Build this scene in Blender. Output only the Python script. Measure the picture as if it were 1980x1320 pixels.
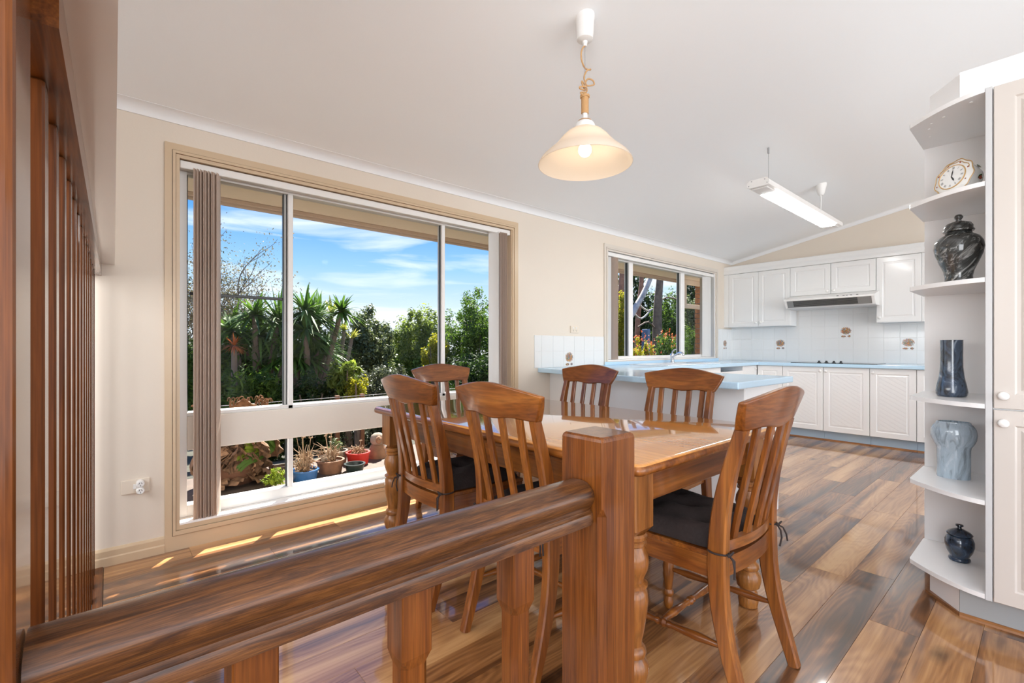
import bpy, bmesh, math, random
import numpy as np
from mathutils import Vector, Matrix

R = math.radians
SC = bpy.context.scene
COL = SC.collection
for o in list(bpy.data.objects):
    bpy.data.objects.remove(o, do_unlink=True)

# ------------------------------------------------------------------ camera
CX, CY, FPX, TH, H = 990.0, 670.1, 902.45, 0.8571, 1.0918   # photo calibration, 1980 x 1320
COS, SIN = math.cos(TH), math.sin(TH)
cam_d = bpy.data.cameras.new('camera')
cam_d.sensor_width = 36.0
cam_d.lens = 36.0 * FPX / 1980.0
cam_d.shift_y = (CY - 660.0) / 1980.0
cam_d.clip_start = 0.02
cam_d.clip_end = 500
cam = bpy.data.objects.new('camera', cam_d)
COL.objects.link(cam)
cam.location = (0, 0, H)
cam.rotation_euler = (R(90), 0, TH - R(90))
SC.camera = cam

# ------------------------------------------------------------------ look
SC.view_settings.view_transform = 'Standard'
SC.view_settings.look = 'None'
SC.view_settings.exposure = 0.32
SC.view_settings.gamma = 1.0
SC.view_settings.use_curve_mapping = False
SC.cycles.use_denoising = True
SC.cycles.max_bounces = 14
SC.cycles.diffuse_bounces = 8
SC.cycles.glossy_bounces = 5
SC.cycles.transparent_max_bounces = 16
SC.cycles.sample_clamp_indirect = 6.0
SC.cycles.caustics_reflective = False
SC.cycles.caustics_refractive = False

# ------------------------------------------------------------------ sky
wd = bpy.data.worlds.new('sky')
SC.world = wd
wd.use_nodes = True
nt = wd.node_tree
nt.nodes.clear()
def N(t, ty, **kw):
    n = t.nodes.new(ty)
    for k, v in kw.items():
        setattr(n, k, v)
    return n
tc = N(nt, 'ShaderNodeTexCoord')
sep = N(nt, 'ShaderNodeSeparateXYZ')
nt.links.new(tc.outputs['Generated'], sep.inputs[0])
ramp = N(nt, 'ShaderNodeValToRGB')
cr = ramp.color_ramp
cr.elements[0].position = 0.0
cr.elements[0].color = (0.92, 0.97, 1.02, 1)
cr.elements[1].position = 1.0
cr.elements[1].color = (0.05, 0.22, 0.80, 1)
for p_, c_ in ((0.07, (0.68, 0.82, 0.96, 1)), (0.16, (0.33, 0.60, 0.92, 1)), (0.26, (0.095, 0.36, 0.95, 1))):
    e = cr.elements.new(p_)
    e.color = c_
nt.links.new(sep.outputs['Z'], ramp.inputs[0])
mp = N(nt, 'ShaderNodeMapping')
mp.inputs['Rotation'].default_value = (0, 0, 0.4)
mp.inputs['Scale'].default_value = (1.6, 1.6, 13.0)
nt.links.new(tc.outputs['Generated'], mp.inputs[0])
nz = N(nt, 'ShaderNodeTexNoise')
nz.inputs['Scale'].default_value = 1.9
nz.inputs['Detail'].default_value = 7
nz.inputs['Roughness'].default_value = 0.55
nz.inputs['Distortion'].default_value = 0.5
nt.links.new(mp.outputs[0], nz.inputs[0])
cl = N(nt, 'ShaderNodeValToRGB')
cl.color_ramp.elements[0].position = 0.48
cl.color_ramp.elements[0].color = (0, 0, 0, 1)
cl.color_ramp.elements[1].position = 0.78
cl.color_ramp.elements[1].color = (0.9, 0.9, 0.9, 1)
nt.links.new(nz.outputs[0], cl.inputs[0])
mx = N(nt, 'ShaderNodeMixRGB')
mx.inputs[2].default_value = (1.05, 1.08, 1.12, 1)
nt.links.new(cl.outputs[0], mx.inputs[0])
nt.links.new(ramp.outputs[0], mx.inputs[1])
bg = N(nt, 'ShaderNodeBackground')
bg.inputs['Strength'].default_value = 1.0
nt.links.new(mx.outputs[0], bg.inputs[0])
wo = N(nt, 'ShaderNodeOutputWorld')
nt.links.new(bg.outputs[0], wo.inputs[0])

# ------------------------------------------------------------------ sun
SUN_DIR = Vector((0.61 * math.cos(R(51)), 0.79 * math.cos(R(51)), math.sin(R(51)))).normalized()
sd = bpy.data.lights.new('sun', 'SUN')
sd.energy = 19.0
sd.angle = R(0.6)
sd.color = (1.0, 0.95, 0.86)
so = bpy.data.objects.new('sun', sd)
COL.objects.link(so)
so.location = (6, 9, 12)
so.rotation_euler = SUN_DIR.to_track_quat('Z', 'Y').to_euler()

# added fill lights outside the view, to lift the brightness of the room
def area(name, loc, rot, sx, sy, power, color):
    ld = bpy.data.lights.new(name, 'AREA')
    ld.shape = 'RECTANGLE'
    ld.size, ld.size_y = sx, sy
    ld.energy = power
    ld.color = color
    lo = bpy.data.objects.new(name, ld)
    COL.objects.link(lo)
    lo.location = loc
    lo.rotation_euler = rot
    return lo
XLW = -1.35   # stair side wall
RY = -3.6      # inner face of the wall behind the camera
area('fill_light_back', (3.0, RY - 0.05, 1.25), (R(90), 0, 0), 7.4, 2.2, 145, (0.97, 0.98, 1.0))  # added fill from behind the camera, no known glazing there
area('fill_light_stair', (XLW - 0.05, 1.7, 1.75), (R(78), 0, R(-90)), 2.4, 1.1, 62, (1.0, 0.985, 0.96))  # invented source on the stair side, brightens bulkhead and slats
area('fill_light_left', (XLW - 0.05, -1.7, 1.35), (R(90), 0, R(-90)), 2.8, 1.9, 105, (0.97, 0.98, 1.0))  # added to brighten the faces turned towards the camera's left

# ------------------------------------------------------------------ pixel helpers (photo pixel -> point on a known plane)
def ray(px, py):
    u = (px - CX) / FPX
    return (COS + u * SIN, SIN - u * COS, -(py - CY) / FPX)
def onY(px, py, Y):
    r = ray(px, py); t = Y / r[1]
    return Vector((r[0] * t, Y, H + r[2] * t))
def mpp(px, Y):           # metres per pixel at that place
    r = ray(px, CY)
    return (Y / r[1]) / FPX

# ------------------------------------------------------------------ materials
MATS = {}
def newmat(name):
    m = bpy.data.materials.new(name)
    m.use_nodes = True
    t = m.node_tree
    b = t.nodes['Principled BSDF']
    return m, t, b
def setin(b, k, v):
    if k in b.inputs:
        b.inputs[k].default_value = v
def plain(name, col, rough=0.5, metal=0.0, coat=0.0, spec=0.5, bump=0.0, bscale=60.0, var=0.0, vscale=4.0, emit=None, estr=0.0):
    m, t, b = newmat(name)
    b.inputs['Base Color'].default_value = (*col, 1)
    b.inputs['Roughness'].default_value = rough
    b.inputs['Metallic'].default_value = metal
    setin(b, 'Coat Weight', coat)
    setin(b, 'Coat Roughness', 0.05)
    setin(b, 'Specular IOR Level', spec)
    if emit:
        setin(b, 'Emission Color', (*emit, 1))
        setin(b, 'Emission Strength', estr)
    if var or bump:
        tcn = N(t, 'ShaderNodeTexCoord')
    if var:
        n = N(t, 'ShaderNodeTexNoise')
        n.inputs['Scale'].default_value = vscale
        n.inputs['Detail'].default_value = 4
        t.links.new(tcn.outputs['Object'], n.inputs[0])
        r = N(t, 'ShaderNodeValToRGB')
        r.color_ramp.elements[0].position = 0.3
        r.color_ramp.elements[1].position = 0.7
        r.color_ramp.elements[0].color = (*[c * (1 - var) for c in col], 1)
        r.color_ramp.elements[1].color = (*[min(1, c * (1 + var)) for c in col], 1)
        t.links.new(n.outputs[0], r.inputs[0])
        t.links.new(r.outputs[0], b.inputs['Base Color'])
    if bump:
        n2 = N(t, 'ShaderNodeTexNoise')
        n2.inputs['Scale'].default_value = bscale
        n2.inputs['Detail'].default_value = 3
        t.links.new(tcn.outputs['Object'], n2.inputs[0])
        bp = N(t, 'ShaderNodeBump')
        bp.inputs['Strength'].default_value = bump
        bp.inputs['Distance'].default_value = 0.01
        t.links.new(n2.outputs[0], bp.inputs['Height'])
        t.links.new(bp.outputs[0], b.inputs['Normal'])
    return m
def wood(name, axis, cols, pos=(0.25, 0.5, 0.75), scale=9.0, along=0.9, rough=0.3, coat=0.3, crough=0.12, dist=1.0, rnd=0.12, fine=0.35, bump=0.06, cior=1.5, spec=0.5):
    """grain along the axis (0 x, 1 y, 2 z) of the object"""
    m, t, b = newmat(name)
    tcn = N(t, 'ShaderNodeTexCoord')
    oi = N(t, 'ShaderNodeObjectInfo')
    mul = N(t, 'ShaderNodeMath', operation='MULTIPLY')
    mul.inputs[1].default_value = 37.0
    t.links.new(oi.outputs['Random'], mul.inputs[0])
    add = N(t, 'ShaderNodeVectorMath', operation='ADD')
    t.links.new(tcn.outputs['Object'], add.inputs[0])
    t.links.new(mul.outputs[0], add.inputs[1])
    mpn = N(t, 'ShaderNodeMapping')
    s = [scale] * 3
    s[axis] = along
    mpn.inputs['Scale'].default_value = s
    t.links.new(add.outputs[0], mpn.inputs[0])
    n = N(t, 'ShaderNodeTexNoise')
    n.inputs['Scale'].default_value = 1.0
    n.inputs['Detail'].default_value = 6
    n.inputs['Roughness'].default_value = 0.6
    n.inputs['Distortion'].default_value = dist
    t.links.new(mpn.outputs[0], n.inputs[0])
    r = N(t, 'ShaderNodeValToRGB')
    e = r.color_ramp.elements
    e[0].position = pos[0]; e[0].color = (*cols[0], 1)
    e[1].position = pos[-1]; e[1].color = (*cols[-1], 1)
    for p_, c_ in zip(pos[1:-1], cols[1:-1]):
        k = e.new(p_); k.color = (*c_, 1)
    t.links.new(n.outputs[0], r.inputs[0])
    mp2 = N(t, 'ShaderNodeMapping')
    s2 = [scale * 9] * 3
    s2[axis] = along * 4
    mp2.inputs['Scale'].default_value = s2
    t.links.new(add.outputs[0], mp2.inputs[0])
    n2 = N(t, 'ShaderNodeTexNoise')
    n2.inputs['Scale'].default_value = 1.0
    n2.inputs['Detail'].default_value = 3
    t.links.new(mp2.outputs[0], n2.inputs[0])
    mr = N(t, 'ShaderNodeMapRange')
    mr.inputs[1].default_value = 0.3
    mr.inputs[2].default_value = 0.7
    mr.inputs[3].default_value = 1.0 - fine
    mr.inputs[4].default_value = 1.0 + fine * 0.4
    t.links.new(n2.outputs[0], mr.inputs[0])
    mr2 = N(t, 'ShaderNodeMapRange')
    mr2.inputs[3].default_value = 1.0 - rnd
    mr2.inputs[4].default_value = 1.0 + rnd
    t.links.new(oi.outputs['Random'], mr2.inputs[0])
    mm = N(t, 'ShaderNodeMath', operation='MULTIPLY')
    t.links.new(mr.outputs[0], mm.inputs[0])
    t.links.new(mr2.outputs[0], mm.inputs[1])
    vm = N(t, 'ShaderNodeVectorMath', operation='SCALE')
    t.links.new(r.outputs[0], vm.inputs[0])
    t.links.new(mm.outputs[0], vm.inputs['Scale'])
    t.links.new(vm.outputs[0], b.inputs['Base Color'])
    b.inputs['Roughness'].default_value = rough
    setin(b, 'Coat Weight', coat)
    setin(b, 'Coat Roughness', crough)
    setin(b, 'Coat IOR', cior)
    setin(b, 'Specular IOR Level', spec)
    if bump:
        bp = N(t, 'ShaderNodeBump')
        bp.inputs['Strength'].default_value = bump
        bp.inputs['Distance'].default_value = 0.004
        t.links.new(n2.outputs[0], bp.inputs['Height'])
        t.links.new(bp.outputs[0], b.inputs['Normal'])
    return m
def marble(name, dark, mid, vein, scale=14, rot=(0.5, 0.7, 0.2), stretch=(1, 1, 0.35), thr=0.62, dist=2.2):
    m, t, b = newmat(name)
    tcn = N(t, 'ShaderNodeTexCoord')
    mpn = N(t, 'ShaderNodeMapping', vector_type='TEXTURE')
    mpn.inputs['Rotation'].default_value = rot
    mpn.inputs['Scale'].default_value = [1.0 / k_ for k_ in stretch]
    t.links.new(tcn.outputs['Object'], mpn.inputs[0])
    n = N(t, 'ShaderNodeTexNoise')
    n.inputs['Scale'].default_value = scale
    n.inputs['Detail'].default_value = 8
    n.inputs['Roughness'].default_value = 0.65
    n.inputs['Distortion'].default_value = dist
    t.links.new(mpn.outputs[0], n.inputs[0])
    r = N(t, 'ShaderNodeValToRGB')
    e = r.color_ramp.elements
    e[0].position = 0.34; e[0].color = (*dark, 1)
    e[1].position = thr + 0.14; e[1].color = (*vein, 1)
    k = e.new(thr - 0.06); k.color = (*mid, 1)
    k = e.new(thr); k.color = (*mid, 1)
    t.links.new(n.outputs[0], r.inputs[0])
    t.links.new(r.outputs[0], b.inputs['Base Color'])
    b.inputs['Roughness'].default_value = 0.12
    setin(b, 'Coat Weight', 0.5)
    return m
def leafmat(name, c0, c1, trans=0.35, rough=0.7):
    m, t, b = newmat(name)
    g = N(t, 'ShaderNodeNewGeometry')
    r = N(t, 'ShaderNodeValToRGB')
    r.color_ramp.elements[0].color = (*c0, 1)
    r.color_ramp.elements[1].color = (*c1, 1)
    t.links.new(g.outputs['Random Per Island'], r.inputs[0])
    t.links.new(r.outputs[0], b.inputs['Base Color'])
    b.inputs['Roughness'].default_value = rough
    tr = N(t, 'ShaderNodeBsdfTranslucent')
    t.links.new(r.outputs[0], tr.inputs[0])
    ms = N(t, 'ShaderNodeMixShader')
    ms.inputs[0].default_value = trans
    t.links.new(b.outputs[0], ms.inputs[1])
    t.links.new(tr.outputs[0], ms.inputs[2])
    t.links.new(ms.outputs[0], t.nodes['Material Output'].inputs[0])
    return m

M = {}
M['wall'] = plain('cream_wall_paint', (0.73, 0.65, 0.555), 0.55, bump=0.03, bscale=120, var=0.02, vscale=1.5)
M['ceiling'] = plain('white_ceiling_paint', (0.865, 0.88, 0.89), 0.6, bump=0.02, bscale=90)
M['cornice'] = plain('white_cornice_paint', (0.83, 0.835, 0.84), 0.5)
M['casing'] = plain('cream_gloss_trim_paint', (0.60, 0.455, 0.30), 0.28, bump=0.02, bscale=40)
M['white_gloss'] = plain('white_gloss_paint', (0.86, 0.85, 0.84), 0.18, coat=0.3)
M['alu'] = plain('white_powder_coated_aluminium', (0.82, 0.81, 0.79), 0.3)
M['alu_dark'] = plain('dark_window_gasket', (0.03, 0.035, 0.035), 0.4)
M['transom'] = plain('cream_transom_panel', (0.78, 0.72, 0.64), 0.5, bump=0.05, bscale=50)
M['laminate'] = plain('white_vinyl_laminate', (0.79, 0.79, 0.78), 0.22, coat=0.15)
M['pantry_white'] = plain('warm_white_laminate', (0.565, 0.515, 0.47), 0.25, coat=0.1)
M['panel_white'] = plain('white_melamine', (0.86, 0.86, 0.86), 0.25)
M['edge_grey'] = plain('grey_edge_strip', (0.52, 0.52, 0.52), 0.4)
M['counter'] = plain('pale_blue_laminate', (0.50, 0.70, 0.86), 0.16, coat=0.25, var=0.03, vscale=200)
M['kick_blue'] = plain('blue_grey_kickboard', (0.34, 0.44, 0.53), 0.4)
M['kick_grey'] = plain('grey_kickboard', (0.31, 0.32, 0.32), 0.4)
M['tile'] = plain('white_glazed_tile', (0.75, 0.75, 0.74), 0.12, coat=0.3)
M['grout'] = plain('pale_grout', (0.70, 0.69, 0.67), 0.8)
M['chrome'] = plain('chrome', (0.75, 0.76, 0.78), 0.12, metal=1.0)
M['steel_white'] = plain('white_sink_enamel', (0.85, 0.86, 0.87), 0.15)
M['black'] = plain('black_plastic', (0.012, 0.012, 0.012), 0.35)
M['black_glass'] = plain('black_ceramic_glass', (0.012, 0.013, 0.016), 0.06)
M['grille'] = plain('grey_filter_mesh', (0.30, 0.30, 0.29), 0.45, metal=0.4)
M['plastic_white'] = plain('white_plastic', (0.80, 0.79, 0.77), 0.35)
M['plastic_cream'] = plain('cream_plastic', (0.74, 0.65, 0.54), 0.35)
M['vane'] = leafmat('taupe_blind_fabric', (0.72, 0.62, 0.54), (0.78, 0.68, 0.60), 0.45, 0.5)
M['vane_white'] = leafmat('white_blind_fabric', (0.80, 0.79, 0.77), (0.83, 0.82, 0.80), 0.35, 0.5)
M['cushion'] = plain('dark_brown_corduroy', (0.014, 0.0065, 0.005), 0.85, bump=0.25, bscale=90, var=0.3, vscale=12)
M['tie'] = plain('dark_brown_tie', (0.018, 0.009, 0.007), 0.8)
M['rope'] = plain('tan_flex_cord', (0.52, 0.30, 0.13), 0.7)
M['brass'] = plain('brass_trim', (0.62, 0.36, 0.17), 0.35, metal=0.5)
M['wire'] = plain('grey_steel_wire', (0.35, 0.35, 0.36), 0.4, metal=0.6)
M['soffit'] = plain('cream_eave_board', (0.80, 0.68, 0.54), 0.6)
M['fascia'] = plain('tan_fascia_board', (0.50, 0.385, 0.29), 0.5)
M['mortar'] = plain('grey_mortar', (0.38, 0.34, 0.30), 0.9)
M['brick'] = plain('orange_brown_brick', (0.36, 0.155, 0.065), 0.85, bump=0.3, bscale=60, var=0.25, vscale=30)
M['paving'] = plain('sunlit_concrete_paving', (0.40, 0.36, 0.31), 0.9, bump=0.2, bscale=30, var=0.2, vscale=3)
M['soil'] = plain('dark_leaf_litter_ground', (0.035, 0.032, 0.018), 0.95, var=0.4, vscale=3)
M['deck'] = plain('weathered_ledge_timber', (0.085, 0.055, 0.038), 0.8, var=0.25, vscale=20)
M['terracotta'] = plain('terracotta', (0.20, 0.095, 0.05), 0.8, var=0.2, vscale=25)
M['pot_blue'] = plain('blue_glazed_pot', (0.04, 0.13, 0.32), 0.25)
M['pot_red'] = plain('red_plastic_pot', (0.50, 0.018, 0.010), 0.4)
M['pot_dark'] = plain('dark_green_plastic_pot', (0.018, 0.03, 0.027), 0.3)
M['pot_soil'] = plain('dry_potting_mix', (0.06, 0.035, 0.02), 0.95)
M['stone'] = plain('weathered_clay_figure', (0.24, 0.125, 0.07), 0.9, bump=0.3, bscale=40, var=0.3, vscale=14)
M['stone_pale'] = plain('pale_weathered_clay', (0.29, 0.23, 0.175), 0.9, bump=0.3, bscale=40, var=0.25, vscale=14)
M['rust'] = plain('rusty_brown_post', (0.16, 0.065, 0.03), 0.8)
M['blue_box'] = plain('blue_grey_bin', (0.08, 0.13, 0.21), 0.5)
M['bark_pale'] = plain('pale_gum_bark', (0.36, 0.33, 0.30), 0.85, bump=0.3, bscale=12, var=0.35, vscale=6)
M['bark_dark'] = plain('dark_gum_bark', (0.13, 0.095, 0.066), 0.9, bump=0.5, bscale=12, var=0.4, vscale=6)
M['bark_red'] = plain('reddish_bark', (0.26, 0.13, 0.08), 0.9, bump=0.4, bscale=10, var=0.4, vscale=5)
M['twig'] = plain('grey_brown_twig', (0.16, 0.12, 0.09), 0.9)
M['dry'] = leafmat('dry_brown_frond', (0.22, 0.11, 0.05), (0.40, 0.25, 0.14), 0.15, 0.8)
M['frond'] = plain('dead_brown_shield_frond', (0.20, 0.105, 0.052), 0.8, bump=0.4, bscale=30, var=0.45, vscale=26)
M['dry_pale'] = leafmat('dry_pale_stalk', (0.24, 0.15, 0.09), (0.50, 0.36, 0.23), 0.1, 0.8)
M['leaf_dark'] = leafmat('dark_green_leaf', (0.008, 0.022, 0.003), (0.048, 0.095, 0.012), 0.4)
M['leaf_mid'] = leafmat('mid_green_leaf', (0.022, 0.058, 0.006), (0.125, 0.215, 0.022), 0.5)
M['leaf_grey'] = leafmat('grey_green_leaf', (0.025, 0.045, 0.012), (0.215, 0.250, 0.100), 0.4, 0.4)
M['leaf_shine'] = leafmat('small_glossy_leaf', (0.014, 0.024, 0.008), (0.150, 0.170, 0.085), 0.3, 0.45)
M['leaf_light'] = leafmat('feathery_light_green_leaf', (0.065, 0.105, 0.010), (0.27, 0.34, 0.045), 0.5)
M['leaf_yellow'] = leafmat('yellow_green_leaf', (0.13, 0.15, 0.006), (0.48, 0.44, 0.02), 0.5)
M['leaf_lime'] = leafmat('lime_fern_leaf', (0.12, 0.20, 0.010), (0.34, 0.42, 0.03), 0.4)
M['leaf_bare'] = leafmat('sparse_brown_green_leaf', (0.07, 0.08, 0.03), (0.22, 0.17, 0.09))
M['strap'] = leafmat('green_strap_leaf', (0.018, 0.060, 0.006), (0.125, 0.235, 0.028), 0.35, 0.65)
M['strap_yellow'] = leafmat('yellow_strap_leaf', (0.28, 0.28, 0.03), (0.45, 0.45, 0.10), 0.3, 0.4)
M['strap_red'] = leafmat('red_orange_strap_leaf', (0.30, 0.05, 0.012), (0.55, 0.16, 0.03), 0.3, 0.4)
M['flower'] = leafmat('orange_pink_flower', (0.62, 0.10, 0.02), (0.85, 0.32, 0.11), 0.3, 0.5)

CH = [(0.055, 0.015, 0.003), (0.155, 0.043, 0.007), (0.245, 0.078, 0.012), (0.34, 0.125, 0.022)]
M['chair_x'] = wood('chair_pine_grain_x', 0, CH, (0.2, 0.42, 0.6, 0.8), 14, 1.5, rough=0.36, coat=0.6, cior=1.35, spec=0.3)
M['chair_y'] = wood('chair_pine_grain_y', 1, CH, (0.2, 0.42, 0.6, 0.8), 14, 1.5, rough=0.36, coat=0.6, cior=1.35, spec=0.3)
M['chair_z'] = wood('chair_pine_grain_z', 2, CH, (0.2, 0.42, 0.6, 0.8), 14, 1.5, rough=0.36, coat=0.6, cior=1.35, spec=0.3)
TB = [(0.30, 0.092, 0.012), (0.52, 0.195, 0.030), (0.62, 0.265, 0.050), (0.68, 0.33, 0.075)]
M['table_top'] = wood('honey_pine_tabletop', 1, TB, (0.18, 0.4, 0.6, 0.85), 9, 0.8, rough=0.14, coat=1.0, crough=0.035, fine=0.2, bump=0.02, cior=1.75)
M['table_x'] = wood('honey_pine_rail_x', 0, CH, (0.2, 0.42, 0.6, 0.8), 12, 1.0, rough=0.36, coat=0.6, cior=1.35, spec=0.3)
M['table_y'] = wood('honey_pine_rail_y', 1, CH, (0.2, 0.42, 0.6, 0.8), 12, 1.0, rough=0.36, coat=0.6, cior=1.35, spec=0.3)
M['table_z'] = wood('honey_pine_leg_z', 2, [(0.11, 0.034, 0.007), (0.24, 0.083, 0.017), (0.32, 0.125, 0.028), (0.38, 0.165, 0.043)], (0.2, 0.42, 0.6, 0.8), 12, 1.0, rough=0.36, coat=0.6, cior=1.35, spec=0.3)
RL = [(0.016, 0.006, 0.003), (0.060, 0.020, 0.006), (0.125, 0.044, 0.011), (0.21, 0.082, 0.022)]
M['rail_x'] = wood('stained_rail_grain_x', 0, RL, (0.18, 0.40, 0.58, 0.84), 85, 7.0, rough=0.42, coat=1.0, crough=0.22, dist=1.2, fine=0.5, bump=0.12, cior=1.3, spec=0.2)
PS = [(0.055, 0.014, 0.003), (0.140, 0.039, 0.006), (0.205, 0.066, 0.011)]
M['rail_y'] = wood('stained_rail_grain_y', 1, PS, (0.25, 0.5, 0.8), 30, 2.0, rough=0.4, coat=1.0, crough=0.15, cior=1.22, spec=0.15)
M['post_z'] = wood('stained_post_grain_z', 2, PS, (0.25, 0.5, 0.8), 34, 2.0, rough=0.4, coat=1.0, crough=0.10, cior=1.22, spec=0.15)
M['slat_z'] = wood('stained_slat_grain_z', 2, [(0.050, 0.013, 0.003), (0.100, 0.028, 0.006), (0.14, 0.045, 0.010)], (0.25, 0.5, 0.8), 34, 2.0, rough=0.4, coat=1.0, crough=0.07, cior=1.22, spec=0.15)
M['bead'] = wood('stained_floor_bead', 1, [(0.22, 0.08, 0.02), (0.34, 0.14, 0.04)], (0.3, 0.7), 20, 2, rough=0.4, coat=0.1)

def floor_mat():
    m, t, b = newmat('glossy_laminate_plank')
    L = t.links.new
    def noise(vec, sc, det, dist=0.0, rough=0.5):
        n = N(t, 'ShaderNodeTexNoise'); n.inputs['Scale'].default_value = 1.0
        n.inputs['Detail'].default_value = det; n.inputs['Distortion'].default_value = dist; n.inputs['Roughness'].default_value = rough
        k = N(t, 'ShaderNodeMapping'); k.inputs['Scale'].default_value = sc
        L(vec, k.inputs[0]); L(k.outputs[0], n.inputs[0])
        return n.outputs[0]
    def mth(op, a, b_=None, c=None):
        n = N(t, 'ShaderNodeMath', operation=op)
        for i_, v in enumerate((a, b_, c)):
            if v is None: continue
            if isinstance(v, (int, float)): n.inputs[i_].default_value = v
            else: L(v, n.inputs[i_])
        return n.outputs[0]
    tcn = N(t, 'ShaderNodeTexCoord'); oi = N(t, 'ShaderNodeObjectInfo')
    off = mth('MULTIPLY', oi.outputs['Random'], 61.0)
    add = N(t, 'ShaderNodeVectorMath', operation='ADD')
    L(tcn.outputs['Object'], add.inputs[0]); L(off, add.inputs[1])
    v = add.outputs[0]
    broad = noise(v, (0.55, 9.0, 9.0), 2, 0.3)             # broad light and dark bands along the plank
    cath = noise(v, (1.1, 7.0, 7.0), 1, 0.0)               # cathedral figure
    ring = mth('SINE', mth('MULTIPLY', cath, 120.0))
    fine = noise(v, (4.0, 130.0, 130.0), 3)                # pores and fine grain
    f = mth('ADD', broad, mth('MULTIPLY', ring, 0.030))
    f = mth('ADD', f, mth('MULTIPLY', mth('SUBTRACT', fine, 0.5), 0.22))
    f = mth('ADD', f, mth('MULTIPLY', mth('SUBTRACT', oi.outputs['Random'], 0.5), 0.20))
    r = N(t, 'ShaderNodeValToRGB'); e = r.color_ramp.elements
    e[0].position = 0.20; e[0].color = (0.040, 0.016, 0.006, 1)
    e[1].position = 0.76; e[1].color = (0.58, 0.335, 0.145, 1)
    for p_, c_ in ((0.33, (0.115, 0.044, 0.014, 1)), (0.43, (0.235, 0.098, 0.032, 1)), (0.53, (0.36, 0.170, 0.062, 1)), (0.64, (0.48, 0.255, 0.102, 1))):
        k = e.new(p_); k.color = c_
    L(mth('SUBTRACT', f, 0.035), r.inputs[0])
    # knots with a dark eye
    kp = N(t, 'ShaderNodeMapping'); kp.inputs['Scale'].default_value = (1.9, 4.6, 4.6); L(v, kp.inputs[0])
    vo = N(t, 'ShaderNodeTexVoronoi'); vo.inputs['Scale'].default_value = 1.0; L(kp.outputs[0], vo.inputs['Vector'])
    wob = mth('ADD', vo.outputs['Distance'], mth('MULTIPLY', mth('SUBTRACT', noise(v, (14, 40, 40), 3), 0.5), 0.10))
    kr = N(t, 'ShaderNodeMapRange'); kr.inputs[1].default_value = 0.02; kr.inputs[2].default_value = 0.17
    kr.inputs[3].default_value = 0.22; kr.inputs[4].default_value = 1.0
    L(wob, kr.inputs[0])
    vm = N(t, 'ShaderNodeVectorMath', operation='SCALE')
    L(r.outputs[0], vm.inputs[0]); L(kr.outputs[0], vm.inputs['Scale'])
    L(vm.outputs[0], b.inputs['Base Color'])
    b.inputs['Roughness'].default_value = 0.28
    setin(b, 'Specular IOR Level', 0.3)
    setin(b, 'Coat Weight', 0.85); setin(b, 'Coat Roughness', 0.06); setin(b, 'Coat IOR', 1.7)
    return m
M['plank'] = floor_mat()
M['subfloor'] = plain('dark_subfloor', (0.05, 0.03, 0.02), 0.8)

def glass_mat():
    m, t, b = newmat('window_glass')
    t.nodes.remove(b)
    tr = N(t, 'ShaderNodeBsdfTransparent'); tr.inputs[0].default_value = (0.97, 0.98, 0.98, 1)
    gl = N(t, 'ShaderNodeBsdfGlossy'); gl.inputs['Roughness'].default_value = 0.02
    lw = N(t, 'ShaderNodeFresnel'); lw.inputs[0].default_value = 1.12
    ms = N(t, 'ShaderNodeMixShader')
    t.links.new(lw.outputs[0], ms.inputs[0]); t.links.new(tr.outputs[0], ms.inputs[1]); t.links.new(gl.outputs[0], ms.inputs[2])
    t.links.new(ms.outputs[0], t.nodes['Material Output'].inputs[0])
    return m
M['glass'] = glass_mat()
def shade_mat():
    m, t, b = newmat('frosted_cream_glass')
    b.inputs['Base Color'].default_value = (0.86, 0.80, 0.72, 1)
    b.inputs['Roughness'].default_value = 0.2
    setin(b, 'Coat Weight', 0.3)
    tr = N(t, 'ShaderNodeBsdfTranslucent'); tr.inputs[0].default_value = (0.90, 0.83, 0.74, 1)
    ms = N(t, 'ShaderNodeMixShader'); ms.inputs[0].default_value = 0.5
    t.links.new(b.outputs[0], ms.inputs[1]); t.links.new(tr.outputs[0], ms.inputs[2])
    t.links.new(ms.outputs[0], t.nodes['Material Output'].inputs[0])
    return m
M['shade'] = shade_mat()
M['bulb'] = plain('lit_bulb', (1, 0.9, 0.75), 0.5, emit=(1.0, 0.86, 0.66), estr=7.0)
M['tube'] = plain('lit_diffuser', (0.9, 0.9, 0.9), 0.5, emit=(1.0, 0.98, 0.95), estr=30.0)

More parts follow.
